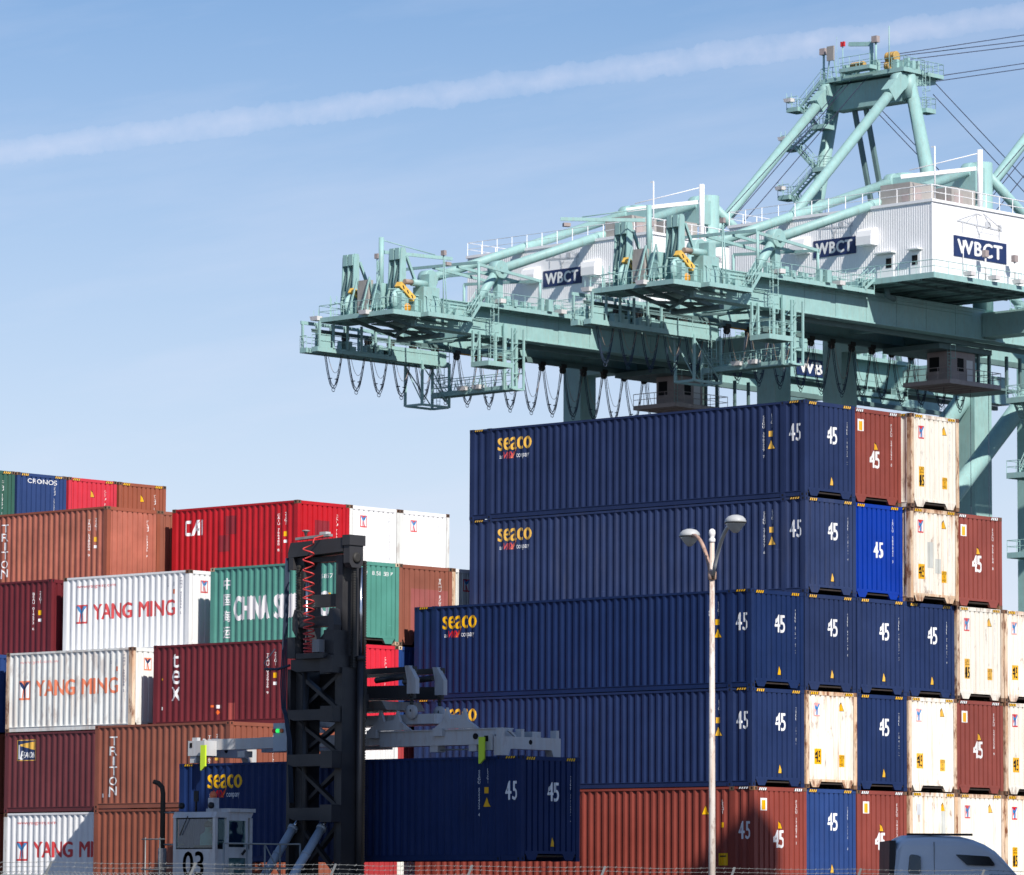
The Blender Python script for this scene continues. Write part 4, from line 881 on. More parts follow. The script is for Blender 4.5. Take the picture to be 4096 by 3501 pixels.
o = cp(MB().tube((-14.2, 44.6, 83.5), (-14.2, 44.6, 86.7), .05, n=5), 'beacon_mast'); cp(MB().box(-14.45, -14.25, 44.5, 44.7, 86.7, 87.2).box(-14.15, -13.95, 44.5, 44.7, 86.7, 87.2), 'aircraft_beacon', 'd_red', o)
cp(MB().tube((-8.1, 44.6, 83.5), (-8.1, 44.6, 88.0), .06, n=5), 'antenna'); cp(MB().tube((-15.0, 44.6, 83.5), (-15.0, 44.6, 87.8), .03, n=4), 'antenna')
# zigzag stair on the far leg
lv = [(-16.6, 83.3), (-19.4, 80.9), (-17.4, 78.7), (-20.2, 77.0), (-17.4, 74.3), (-20.6, 71.9), (-18.6, 69.2), (-21.6, 66.6)]
for (a0, z0), (a1, z1) in zip(lv[:-1], lv[1:]): stairs((a0, 44.3, z0), (a1, 44.3, z1), .8)
for a0, z0 in lv[1:]: 
    s_ = -1 if a0 < -19 else 1
    deck(min(a0, a0 + s_ * 1.5), max(a0, a0 + s_ * 1.5), 43.6, 45.2, z0, .1, .35, 'BLF' if s_ < 0 else 'BRF', 'stair_landing', step=1.0)
for a0, z0 in lv[1::2]: flood(a0 - 1.0, 43.4, z0 + .9)
# ropes
rp = [((-9.3, 47, 85.6), (-11.8, 95, 97)), ((-9.8, 47, 85.4), (-12, 95, 95.9)), ((-12, 47, 85.0), (-12.2, 95, 95.4)), ((-7, 51, 83.6), (-10, 95, 93.8)), ((-17, 51, 83.2), (-14, 95, 93.2))]
rp += [((-7.3, 51, 82.9), (-7.3, 68, 73.6)), ((-7.6, 51, 81.8), (-7.6, 68, 72.4)), ((-16.4, 51, 82.9), (-16.4, 68, 73.6)), ((-16, 51, 81.8), (-16, 68, 72.4)), ((-13, 44.5, 83), (-13, 16, 57.6)), ((-11, 44.5, 83), (-11, 16, 57.6)), ((-14, 44.4, 82.6), (-14.2, 17, 59.2))]
for p, q_ in rp: cp(MB().tube(p, q_, .045, n=5), 'wire_rope', 'rope')
for a, e in ((-13.4, 14.5), (-13.4, 18.4), (-10.4, 14.5), (-10.4, 18.4), (-11.9, 23)): cp(MB().tube((a, e, 49.8), (a, e, 8), .03, n=4), 'hoist_rope', 'rope')
gs = cp(MB().box(-6.68, -6.60, 28.45, 35.6, 51.0, 52.65), 'girder_sign', 'd_navy')
link('lettering', decal_mesh('lettering', text2d('WBCT', 6.3, 1.15, .11, 1.12), 28.85, 51.25, Flat(lambda u, v, l: (-6.60 + l, u, v)), 'd_white', .01), gs)
deck(-6.55, -5.55, 18.2, 44.5, 53.42, .1, .28, 'R', 'walkway'); deck(-6.6, -5.4, 36.5, 44.0, 49.9, .1, .3, 'RBF', 'middle_platform', step=1.3)
m = MB()
for k in range(40):
    rr = random.Random(2100 + k); e = rr.uniform(19, 44); z = 53.5 if k % 2 else 49.95
    if z < 50 and e < 36.5: continue
    m.box(-6.5, -6.5 + rr.uniform(.2, .7), e, e + rr.uniform(.2, .9), z, z + rr.uniform(.3, 1.3))
cl = cp(m, 'conduits_and_fittings'); cl['kind'] = 'stuff'
craneA = copy_tree(crane); craneA.location = (OA[0], OA[1], GZ); craneA['label'] = 'pale green quay crane with tall bare A-frame whose long rear boom end hangs clear'
for o in crane.children:
    if o.name.startswith('jib_crane'): o.rotation_euler = (0, 0, R(150)); o.location.x -= 1.0
crane['label'] = 'pale green quay crane with white machinery house in full view above the container block'
# ------------------------------------------------------------------ container held by the handler
c = container('45', .27, -12.78, .56, 'navy', 'navy container hanging from the spreader of the top handler', 'lifted container', cast='navy', hz='y'); seaco(c)

# ------------------------------------------------------------------ top handler
HO = (-6.2, -15.5, GZ)
P_('lug_grey', (.05, .05, .055), .5, dirt=.3)
hand = thing('container_handler', 'black-masted container top handler with pale cab numbered 03', 'handler', HO)
hand.color = (.1, .4, .7, 1)
def hb(m, name, mat='mast_black', parent=None): return m.build(name, mat, parent or hand, HO)
# chassis and wheels (low down, behind the fence)
hb(MB().box(-7.5, -4.8, -22.6, -14.5, -1.75, -.95), 'chassis'); hb(MB().prism([(-8.0, -24.6, -1.9), (-8.0, -22.6, -1.9), (-8.0, -22.6, -.25), (-8.0, -24.2, -.25)], (3.6, 0, 0)), 'counterweight', 'machine_white'); hb(MB().box(-7.3, -5.0, -22.4, -18.6, -.93, -.35), 'engine_hood', 'machine_white')
for x, y in ((-8.35, -14.9), (-7.75, -14.9), (-4.65, -14.9), (-4.05, -14.9), (-7.9, -21.5), (-4.5, -21.5)):
    t = hb(MB().lathe((x, y, GZ + .84), [(.45, -.25), (.80, -.27), (.84, -.18), (.84, .18), (.80, .27), (.45, .25)], 24, 'x'), 'tyre', 'rubber'); hb(MB().lathe((x, y, GZ + .84), [(.2, -.2), (.44, -.18), (.44, .18), (.2, .2)], 16, 'x'), 'rim', 'machine_white', t)
hb(MB().box(-8.6, -3.8, -15.15, -14.65, -2.35, -1.85), 'axle')
# mast: outer and inner uprights
for x0, x1 in ((-7.44, -7.31), (-5.43, -5.24)): hb(MB().box(x0, x1, -14.25, -13.45, -1.9, 6.0).box(x0 - .03, x1 + .03, -13.6, -13.42, -1.9, 6.0), 'outer_upright')
for x0, x1 in ((-7.29, -7.02), (-5.72, -5.46)): hb(MB().box(x0, x1, -14.05, -13.35, -1.2, 9.2), 'inner_upright')
ty = hb(MB().prism([(-7.52, -14.2, 9.35), (-7.42, -14.2, 9.62), (-5.32, -14.2, 9.68), (-5.32, -14.2, 9.28), (-7.52, -14.2, 9.2)], (0, .75, 0)), 'top_yoke')
hb(MB().box(-5.30, -5.0, -14.24, -13.6, 9.45, 9.74).prism([(-5.28, -14.2, 9.45), (-5.28, -13.65, 9.45), (-5.28, -13.65, 8.95), (-5.28, -13.75, 8.82), (-5.28, -14.1, 8.82), (-5.28, -14.2, 8.95)], (.24, 0, 0)), 'sheave_bracket', 'mast_black', ty)
hb(MB().lathe((-5.03, -13.92, 9.1), [(.15, -.05), (.15, .03), (.10, .05)], 14, 'x'), 'sheave_hub', 'chain_black', ty)
hb(MB().box(-7.48, -7.3, -14.2, -13.45, 8.85, 9.2), 'yoke_end', 'mast_black', ty); hb(MB().prism([(-7.1, -13.9, 9.2), (-7.1, -13.9, 8.75), (-6.9, -13.9, 9.05), (-5.8, -13.9, 9.05), (-5.58, -13.9, 8.75), (-5.58, -13.9, 9.2)], (0, .3, 0)), 'yoke_gusset', 'mast_black', ty)
hb(MB().prism([(-7.1, -13.9, 8.23), (-7.1, -13.9, 7.63), (-6.9, -13.9, 7.76), (-5.8, -13.9, 7.76), (-5.58, -13.9, 7.63), (-5.58, -13.9, 8.23), (-5.75, -13.9, 8.12), (-6.95, -13.9, 8.12)], (0, .2, 0)), 'cross_plate')
mb_ = hb(MB().box(-7.0, -5.52, -14.45, -14.1, 7.16, 7.46), 'mid_beam')
for x in (-6.95, -5.52): hb(MB().prism([(x - .08, -14.48, 7.1), (x + .10, -14.48, 6.85), (x + .17, -14.48, 7.2), (x + .10, -14.48, 7.62), (x, -14.48, 7.68), (x - .08, -14.48, 7.45)], (0, .3, 0)), 'lug_plate', 'lug_grey' if x > -6 else 'mast_black', mb_)
for z0, z1, x0, x1 in ((5.9, 6.25, -7.05, -5.35), (4.52, 4.82, -7.15, -5.32), (3.22, 3.56, -7.15, -5.3), (1.7, 2.05, -7.1, -5.3)):
    y_ = hb(MB().prism([(x0, -14.5, z0 + .08), (x0 + .22, -14.5, z0), (x1 - .22, -14.5, z0), (x1, -14.5, z0 + .08), (x1, -14.5, z1), (x0, -14.5, z1)], (0, .42, 0)), 'mast_cross_beam'); hb(MB().box(x1 - .42, x1 + .045, -14.62, -13.55, z0 - .06, z1 + .08), 'beam_end', 'mast_black', y_)
for z0, z1 in ((4.85, 5.88), (3.6, 4.5), (2.1, 3.2), (.2, 1.68)): hb(MB().beam((-7.2, -14.0, z1), (-5.6, -14.0, z0), .10, .18, (0, 1, 0)), 'diagonal_brace'); hb(MB().beam((-7.2, -13.85, z0), (-5.6, -13.85, z1), .10, .18, (0, 1, 0)), 'diagonal_brace')
hb(MB().beam((-6.4, -14.3, 6.3), (-5.55, -14.2, 7.2), .16, .24), 'diagonal_brace'); hb(MB().box(-7.3, -7.0, -14.4, -13.8, 6.3, 6.9), 'cylinder_mount'); hb(MB().box(-5.75, -5.35, -14.5, -13.9, 6.3, 7.05), 'cylinder_mount')
for x, y, z0, z1 in ((-7.15, -14.12, 6.2, 8.9), (-5.2, -13.86, 6.0, 9.2), (-5.2, -13.42, -1.0, 9.0)):
    m = MB(); k = 0; z = z0
    while z < z1: m.box(x - .055, x + .055, y - .06, y + .04, z, z + .045); m.box(x - .035, x + .035, y - .04, y + .03, z + .045, z + .075); z += .075
    o = hb(m, 'leaf_chain', 'chain_black'); o['kind'] = 'stuff'
for x, yc, z0, z1 in ((-5.14, -13.63, 6.3, 8.85), (-6.92, -14.02, 6.3, 8.5)):
    cy = hb(MB().tube((x, yc, -1), (x, yc, z0), .095, n=14).lathe((x, yc, z0 - .1), [(.12, 0), (.12, .14)], 14), 'lift_cylinder'); hb(MB().tube((x, yc, z0), (x, yc, z1), .052, n=12), 'piston_rod', 'chrome', cy)
# coiled cable
pts = []; z = 9.55; turns = 17; seg = 14
zs = [9.55 - 3.2 * (1 - (1 - t / (turns * seg)) ** 1.7) for t in range(turns * seg + 1)]
for t, z in enumerate(zs): pts.append((-6.27 + .015 * t / 40 + .19 * math.cos(2 * math.pi * t / seg), -14.62 + .10 * math.sin(2 * math.pi * t / seg), z))
pts = [(-6.1, -14.2, 9.76), (-6.2, -14.45, 9.68)] + pts
hb(MB().path(pts, .024, 5), 'coiled_cable', 'coil_red')
cc = hb(MB().box(-5.95, -5.68, -14.75, -14.52, 6.42, 6.78), 'junction_box', 'grime_grey'); hb(MB().box(-6.6, -5.5, -14.75, -14.45, 6.25, 6.40), 'cable_tray')
# antenna on the yoke
an = hb(MB().beam((-7.35, -14.0, 9.74), (-6.1, -13.9, 9.80), .18, .07), 'antenna_plate', 'grime_grey'); hb(MB().lathe((-7.0, -14.0, 9.93), [(.03, -.12), (.06, 0), (.12, .02), (.12, .04), (.03, .06)], 12), 'antenna_disc', 'grime_grey', an); hb(MB().box(-6.45, -6.2, -14.0, -13.8, 9.82, 9.9), 'antenna_box', 'machine_white', an)
# hoses
m = MB()
for k in range(4): x = -7.50 - .05 * k; m.path([(x, -14.15, 9.2), (x, -14.2, 7.5), (x - .02 * k, -14.25, 5.6), (x + .1, -14.35, 4.9), (x + .35, -14.5, 4.55 + .05 * k), (x + .5, -14.5, 4.0), (x + .5, -14.4, 2.2)], .02, 5)
m.path([(-7.1, -14.5, 6.1), (-7.6, -14.5, 6.0), (-8.1, -14.5, 6.02)], .04, 5); m.path([(-7.9, -14.3, 6.6), (-8.25, -14.4, 6.2), (-8.0, -14.4, 5.95)], .018, 5)
o = hb(m, 'hydraulic_hoses', 'cable'); o['kind'] = 'stuff'
# carriage and lifting head
hb(MB().box(-7.6, -5.5, -13.3, -12.98, 4.6, 5.9).box(-7.2, -5.6, -12.98, -12.8, 4.9, 5.3), 'carriage')
for y in (-12.15, -11.0):
    hb(MB().beam((-8.9, y, 5.96), (-4.4, y, 6.0), .16, .16), 'head_top_bar'); hb(MB().beam((-8.6, y, 5.42), (-4.5, y, 5.36), .30, .36), 'head_beam', 'mast_black'); hb(MB().tube((-5.9, y - .05, 5.72), (-4.75, y - .05, 5.80), .085, n=12), 'shift_cylinder', 'mast_black')
    for x, s_ in ((-4.42, 1), (-8.8, -1)):
        hb(MB().prism([(x - s_ * .22, y - .2, 6.1), (x - s_ * .05, y - .2, 6.1), (x + s_ * .22, y - .2, 5.72), (x + s_ * .22, y - .2, 5.3), (x - s_ * .12, y - .2, 5.3), (x - s_ * .12, y - .2, 5.7)], (0, .16, 0)), 'head_bracket', 'machine_white')
        ch = MB()
        for k in range(5): ch.lathe((x, y - .12, 5.26 - .11 * k), [(.03, -.03), (.065, -.02), (.065, .02), (.03, .03)], 8, 'y' if k % 2 else 'x')
        o = hb(ch, 'hanging_chain', 'chain_black'); o['kind'] = 'stuff'
hb(MB().prism([(-7.4, -12.8, 5.1), (-7.4, -11.2, 5.1), (-7.4, -11.0, 4.86), (-7.4, -12.6, 4.86)], (2.3, 0, 0)), 'head_arm', 'grime_grey')
# spreader
sp = hb(MB().box(-8.6, -3.6, -12.2, -11.0, 4.44, 4.72), 'spreader_frame', 'machine_white')
for x in (-8.8, -4.42):
    for y in (-12.27, -11.12): hb(MB().lathe((x, y, 4.78), [(.05, -.05), (.21, -.04), (.21, .04), (.05, .05)], 16, 'y'), 'lifting_lug', 'machine_white', sp)
for x0 in (-8.6, -5.2, -2.6):
    hb(MB().prism([(x0 - .75, -12.5, 4.26), (x0 + .95, -12.5, 4.26), (x0 + .55, -12.5, 4.5), (x0 + .42, -12.5, 4.82), (x0 + .3, -12.5, 4.56), (x0 - .1, -12.5, 4.52), (x0 - .25, -12.5, 4.86), (x0 - .38, -12.5, 4.5)], (0, .10, 0)), 'saddle_plate', 'machine_white', sp)
    hb(MB().box(x0 - .72, x0 - .35, -12.56, -12.36, 4.06, 4.28), 'guide_shoe', 'machine_white', sp)
for y0, xa, xb in ((-12.45, -5.5, -.75), (-11.2, -11.6, -6.6)):
    hb(MB().box(xa, xb, y0, y0 + .42, 3.80, 4.22).box(xa, xb, y0 - .05, y0 + .47, 4.22, 4.25), 'main_beam', 'machine_white', sp)
hb(MB().box(-12.7, -5.52, -12.35, -11.98, 3.86, 4.18), 'telescopic_beam', 'machine_white', sp); hb(MB().box(-6.5, -.8, -11.15, -10.8, 3.86, 4.18), 'telescopic_beam', 'machine_white', sp)

for x in (-12.95, -.72):
    eb = hb(MB().prism([(x, -12.82, 3.475), (x, -12.5, 3.475), (x, -12.42, 3.66), (x, -10.72, 3.66), (x, -10.64, 3.475), (x, -10.34, 3.475), (x, -10.34, 4.0), (x, -12.82, 4.0)], (.26, 0, 0)), 'end_beam', 'machine_white', sp)
    for y in (-12.7, -11.9, -10.45): hb(MB().box(x + .02, x + .24, y - .06, y + .06, 4.0, 4.22), 'end_post', 'machine_white', eb)
    hb(MB().beam((x + .13, -12.4, 4.18), (x + .13, -12.1, 4.02), .08, .05), 'end_stay', 'machine_white', eb); hb(MB().lathe((x + .262, -11.6, 3.86), [(.07, -.01), (.07, .004)], 12, 'x'), 'port_hole', 'black', eb)
hb(MB().box(-13.0, -12.3, -12.86, -12.36, 3.68, 4.12), 'beam_end_box', 'machine_white', sp); hb(MB().box(-12.92, -12.82, -12.87, -12.85, 3.92, 4.06), 'recess', 'black', sp)
hb(MB().box(-1.15, -.75, -12.86, -12.46, 3.62, 4.06), 'beam_end_box', 'machine_white', sp); hb(MB().box(-1.05, -.9, -12.87, -12.85, 3.86, 4.02), 'recess', 'black', sp)
for x in (-12.3, -1.12): hb(MB().prism([(x, -13.02, 3.98), (x + .2, -13.02, 3.98), (x + .2, -13.02, 3.36), (x + .05, -13.02, 3.24), (x, -13.02, 3.24)], (0, .06, 0)), 'guide_flipper', 'hi_vis', sp)
for x in (-11.2, -3.4, -1.9): hb(MB().box(x - .15, x + .15, -12.42, -12.1, 3.62, 3.80), 'twistlock_box', 'machine_white', sp)
hb(MB().tube((-3.3, -12.3, 3.68), (-1.9, -12.3, 3.68), .02, n=5), 'tie_rod', 'galvanised', sp); hb(MB().lathe((-1.75, -12.46, 4.03), [(.085, -.03), (.085, .01)], 12, 'y'), 'lamp_hole', 'black', sp)
# signal lamps on the mast
sb = hb(MB().box(-8.35, -7.75, -13.9, -13.4, 3.7, 4.5), 'signal_box', 'hydraulic_blue'); 
for x, mt in ((-8.28, 'd_red'), (-8.14, 'green_lamp'), (-7.98, 'd_orange')): hb(MB().lathe((x, -13.9, 4.28), [(.06, -.06), (.06, .01)], 10, 'y'), 'signal_lamp', mt, sb)
# tilt cylinders
for x in (-7.15, -6.0):
    b_ = Vector((x, -16.3, -1.0)); t_ = Vector((x, -13.95, 1.85)); d_ = t_ - b_
    cy = hb(MB().tube(b_, b_ + d_ * .87, .125, n=18), 'tilt_cylinder', 'hydraulic_blue'); hb(MB().tube(b_ + d_ * .855, b_ + d_ * .885, .15, n=18).tube(b_ + d_ * .60, b_ + d_ * .62, .14, n=18), 'gland_nut', 'hydraulic_blue', cy); hb(MB().tube(b_ + d_ * .87, t_, .055, n=12), 'piston_rod', 'chrome', cy)
# exhaust
hb(MB().path([(-9.72, -16.9, -1.0), (-9.72, -16.9, 2.45), (-9.76, -16.9, 2.62), (-9.86, -16.95, 2.74), (-10.0, -17.0, 2.78)], [.085, .07, .07, .07, .065], 14), 'exhaust_stack', 'rubber'); hb(MB().tube((-9.72, -16.9, .0), (-9.72, -16.9, .9), .12, n=14), 'heat_shield', 'grime_grey')
m = MB()
for z in (1.9, 1.0, .4, -.3): m.tube((-9.7, -16.9, z), (-8.85, -16.9, z), .025, n=5)
hb(m, 'stack_bracket', 'grime_grey')['kind'] = 'stuff'
m = MB()
for x in (-10.1, -9.5): m.tube((x, -17.2, -1.2), (x, -17.2, 1.2), .02, n=5)
for z in (1.15, .3, -.4): m.tube((-10.25, -17.2, z), (-9.3, -17.2, z), .02, n=5)
hb(m, 'guard_rail', 'galvanised')
# cab
X0, X1, Y0, Y1 = -8.85, -7.15, -17.3, -15.85
cab = hb(MB().box(X0, X1, Y0, Y1, -.75, .86), 'cab_body', 'machine_white')
hb(MB().prism([(X0 - .02, Y0 - .02, 1.74), (X1 + .02, Y0 - .02, 1.74), (X1 + .02, Y0 + .06, 1.9), (X0 - .02, Y0 + .06, 1.9)], (0, Y1 - Y0 - .05, 0)), 'cab_roof', 'machine_white', cab)
hb(MB().box(X1 - .9, X1 + .07, Y0 + .5, Y1 + .05, 1.9, 2.0), 'roof_unit', 'machine_white', cab)
for x, y in ((X0, Y0), (X1 - .1, Y0), (X0, Y1 - .1), (X1 - .1, Y1 - .1)): hb(MB().box(x, x + .1, y, y + .1, .86, 1.74), 'cab_pillar', 'machine_white', cab)
hb(MB().box(X0 + .1, X1 - .1, Y0 + .03, Y0 + .045, .9, 1.72), 'window_pane', 'pane', cab); hb(MB().box(X0 + .1, X1 - .1, Y0 + .02, Y0 + .06, .86, .9).box(X0 + .1, X1 - .1, Y0 + .02, Y0 + .06, 1.70, 1.74), 'window_seal', 'd_black', cab)
hb(MB().box(X1 - .04, X1 - .025, Y0 + .1, Y0 + .38, .9, 1.72), 'window_pane', 'pane', cab); hb(MB().box(X0 + .1, X1 - .1, Y1 - .05, Y1 - .035, .9, 1.72), 'window_pane', 'pane', cab)
dr = hb(MB().box(X1 - .06, X1 + .035, Y0 + .42, Y0 + .50, -.1, 1.78).box(X1 - .06, X1 + .035, Y0 + 1.16, Y0 + 1.24, -.1, 1.78).box(X1 - .06, X1 + .035, Y0 + .5, Y0 + 1.16, 1.66, 1.78).box(X1 - .06, X1 + .035, Y0 + .5, Y0 + 1.16, .62, .92).box(X1 - .06, X1 + .035, Y0 + .5, Y0 + 1.16, -.1, .06), 'cab_door', 'machine_white', cab)
hb(MB().box(X1 + .002, X1 + .012, Y0 + .5, Y0 + 1.16, .06, .62).box(X1 - .02, X1 - .005, Y0 + .5, Y0 + 1.16, .92, 1.66), 'door_window', 'pane', cab); hb(MB().beam((X1 + .06, Y0 + 1.0, .72), (X1 + .06, Y0 + 1.12, .84), .04, .06), 'door_handle', 'd_black', cab)
hb(MB().box(X0 + .06, X1 - .1, Y1 - .4, Y1 - .12, .86, 1.05), 'dashboard', 'd_black', cab)
class Plate:
    breaks = []
    def place(s, u, v, lift): return Vector((u - HO[0], Y0 - .004 - HO[1], v - HO[2]))
link('cab_number', decal_mesh('cab_number', text2d('03', .82, .70, .05), X0 + .42, .09, Plate(), 'd_black'), cab)
for x in (X0 + .15, X1 - .35): hb(MB().lathe((x, Y0 + .15, 2.08), [(.03, -.05), (.09, -.02), (.09, .06)], 12, 'y'), 'work_lamp', 'd_black', cab)
hb(MB().tube((X0 + .5, Y0 + .4, 1.9), (X0 + .5, Y0 + .4, 2.5), .03, n=6).box(X0 + .42, X0 + .58, Y0 + .38, Y0 + .42, 2.2, 2.5), 'mirror', 'd_black', cab); hb(MB().lathe((X1 - .62, Y0 + .5, 2.3), [(.1, 0), (.1, .1), (.06, .18)], 12), 'beacon', 'd_orange', cab); hb(MB().box(X1 - .72, X1 - .5, Y0 + .4, Y0 + .62, 1.9, 2.3), 'beacon_box', 'machine_white', cab)
hb(MB().tube((X0 + .62, Y0 - .03, 1.78), (X0 + .28, Y0 - .01, 1.25), .015, n=5), 'wiper', 'd_black', cab)
# railing beside the door
m = MB(); 
for z in (.35, 1.02): m.path([(-6.9, -17.2, z), (-6.9, -15.0, z), (-6.2, -14.9, z)], .028, 6)
for p in ((-6.9, -17.2), (-6.9, -16.3), (-6.9, -15.6), (-6.9, -15.0), (-6.2, -14.9)): m.tube((p[0], p[1], -1.2), (p[0], p[1], 1.02), .028, n=6)
m.tube((-6.9, -15.6, 1.02), (-6.5, -15.0, -.4), .02, n=5)
hb(m, 'access_railing', 'galvanised'); hb(MB().box(-7.1, -6.1, -17.3, -14.8, -1.3, -1.2), 'access_step', 'mast_black')
# driver's seat
hb(MB().box(-8.63, -8.13, -16.7, -16.2, .865, .98), 'driver_seat', 'd_black', cab)

# ------------------------------------------------------------------ driver (one skinned figure)
def person(loc):
    J = [((0, 0, .30), .15), ((0, .02, .55), .16), ((0, .03, .80), .17), ((0, .06, .93), .065), ((0, .09, 1.00), .07), ((0, .11, 1.10), .10), ((0, .12, 1.20), .085),
         ((-.19, .04, .83), .07), ((-.27, .16, .62), .052), ((-.22, .40, .60), .038), ((-.20, .50, .62), .035),
         ((.19, .04, .83), .07), ((.27, .16, .62), .052), ((.22, .40, .60), .038), ((.20, .50, .62), .035),
         ((-.11, .05, .28), .09), ((-.13, .45, .30), .075), ((-.13, .50, -.05), .05), ((-.13, .62, -.12), .04), ((.11, .05, .28), .09), ((.13, .45, .30), .075), ((.13, .50, -.05), .05), ((.13, .62, -.12), .04)]
    E_ = [(0, 1), (1, 2), (2, 3), (3, 4), (4, 5), (5, 6), (2, 7), (7, 8), (8, 9), (9, 10), (2, 11), (11, 12), (12, 13), (13, 14), (0, 15), (15, 16), (16, 17), (17, 18), (0, 19), (19, 20), (20, 21), (21, 22)]
    me = bpy.data.meshes.new('person'); me.from_pydata([p for p, r_ in J], E_, [])
    o = bpy.data.objects.new('person', me); COL.objects.link(o); o.location = loc
    md = o.modifiers.new('skin', 'SKIN'); md.use_smooth_shade = True
    for i, (p, r_) in enumerate(J): me.skin_vertices[0].data[i].radius = (r_, r_)
    me.skin_vertices[0].data[0].use_root = True
    o.modifiers.new('sub', 'SUBSURF').levels = 2; o.modifiers['sub'].render_levels = 2
    me.materials.append(M_('shirt'))
    hr = link('hair', MB().lathe((0, .10, 1.12), [(.02, .13), (.09, .10), (.115, .02), (.10, -.05)], 14).mesh('hair', 'cloth_dark'), o); fc = link('face', MB().lathe((0, .20, 1.05), [(.01, -.07), (.05, -.05), (.065, .03), (.03, .08)], 12).mesh('face', 'skin'), o)
    link('trousers', MB().path([(-.11, .0, .27), (-.13, .45, .30), (-.13, .50, -.02)], [.11, .095, .07], 10).path([(.11, .0, .27), (.13, .45, .30), (.13, .50, -.02)], [.11, .095, .07], 10).mesh('trousers', 'cloth_dark'), o)
    return tag(o, 'driver in a pale teal shirt seated in the handler cab', 'person')
person((-8.38, -16.5, .42))

# ------------------------------------------------------------------ street lamp
LX, LY = 35.08, -46.05
lamp = thing('street_lamp', 'rust-streaked white street lamp with two curved arms', 'street lamp', (LX, LY, GZ)); LO = (LX, LY, GZ)
lb = lambda m, n, mat, p=None: m.build(n, mat, p or lamp, LO)
lb(MB().tube((LX, LY, GZ + .3), (LX, LY, 5.48), .068, .040, 20), 'pole', 'pole_paint'); lb(MB().lathe((LX, LY, GZ), [(.2, 0), (.2, .05), (.13, .12), (.09, .4)], 16), 'base_flange', 'pole_paint')
lb(MB().lathe((LX, LY, 5.48), [(.045, 0), (.055, .02), (.055, .06), (.035, .09), (.05, .12), (.058, .16), (.05, .21), (.02, .235)], 16), 'finial', 'lamp_white'); lb(MB().lathe((LX, LY, 4.84), [(.05, 0), (.075, .02), (.075, .14), (.05, .16)], 14), 'collar', 'arm_rust')
ad = (rt * .285 - Vector((fw.x, fw.y, 0)).normalized() * 1.25)
for s_, h_, mat in ((1, 1.0, 'lamp_grey'), (-1, 1.0, 'arm_rust')):
    A_ = ad * s_; pts = []
    for k in range(9):
        u_ = k / 8; pts.append((LX + A_.x * (.06 + .94 * u_ ** 1.15), LY + A_.y * (.06 + .94 * u_ ** 1.15), 4.92 + .78 * math.sin(u_ * math.pi / 2) ** .9))
    ar = lb(MB().path(pts, [.034] * 9, 10), 'arm', mat); lb(MB().lathe((LX + A_.x * .05, LY + A_.y * .05, 4.88), [(.03, -.02), (.03, .05)], 8), 'arm_clamp', 'chain_black', ar)
    hc = Vector((LX + A_.x * 1.14, LY + A_.y * 1.14, 5.70)); q_ = Matrix.Rotation(math.atan2(A_.y, A_.x), 3, 'Z')
    hd_ = lb(MB().lathe(hc, [(.172, -.0), (.177, .015), (.163, .06), (.12, .105), (.055, .128), (.005, .132)], 22, 'z', 0, 1.35, q_), 'luminaire', 'lamp_grey'); lb(MB().lathe(hc, [(.005, -.175), (.045, -.165), (.10, -.105), (.14, -.045), (.168, -.012)], 22, 'z', 0, 1.2, q_), 'lens', 'lens', hd_); lb(MB().lathe(hc, [(.178, -.012), (.181, -.002)], 22, 'z', 0, 1.35, q_), 'rim', 'chain_black', hd_)

# ------------------------------------------------------------------ perimeter fence
fa = Vector((25.16, -52.21, 0)); fb = Vector((31.53, -37.63, 0)); fd = (fb - fa); flen = fd.length; fd.normalize(); nout = Vector((fd.y, -fd.x, 0))
if nout.dot(Vector((fw.x, fw.y, 0))) > 0: nout = -nout
fence = thing('perimeter_fence', 'chain-link perimeter fence topped with strands of barbed wire', 'fence', (fa.x, fa.y, GZ)); FO = (fa.x, fa.y, GZ)
pitch = flen / 6; ztop = -.16; npost = list(range(-2, 10))
for k in npost:
    p = fa + fd * (pitch * k); o = MB().tube((p.x, p.y, GZ), (p.x, p.y, ztop), .035, n=8).build('post', 'galvanised', fence, FO)
    q_ = p + fd * .16 + nout * -.10; MB().beam((p.x, p.y, ztop - .05), (q_.x, q_.y, ztop + .215), .035, .025).build('barb_arm', 'galvanised', o, FO)
for w_, (hh, of) in enumerate(((.205, .10), (.13, .07), (.045, .035))):
    m = MB(); pts = []; rr = random.Random(w_); n_ = 44
    a_ = fa + fd * (pitch * npost[0]); b_ = fa + fd * (pitch * npost[-1])
    for i in range((len(npost) - 1) * 8 + 1):
        u_ = i / ((len(npost) - 1) * 8); p = a_.lerp(b_, u_); sag = -.018 * math.sin(math.pi * ((i % 8) / 8)); pts.append((p.x - nout.x * of, p.y - nout.y * of, ztop + hh + sag + .0018 * flen * 0 + (p - fa).length * 0 + rr.uniform(-.006, .006)))
    m.path(pts, .0036, 4)
    L_ = (b_ - a_).length; nb = int(L_ / .17)
    for i in range(nb):
        u_ = (i + rr.uniform(-.2, .2) + .5) / nb * (len(pts) - 1); j = int(u_); p = Vector(pts[j]).lerp(Vector(pts[min(j + 1, len(pts) - 1)]), u_ - j)
        for s_ in (0, 1): d_ = Vector((rr.uniform(-1, 1) * .3, rr.uniform(-1, 1) * .3, (-1) ** s_)).normalized() * .018 + fd * (.014 * (-1) ** s_); m.tube(p - d_, p + d_, .003, n=3, cap=False)
    m.build('barbed_wire', 'galvanised', fence, FO)
m = MB(); Lf = pitch * 11; st = fa + fd * (pitch * npost[0]); sp_ = .075; hgt = ztop - GZ - .1
i = 0
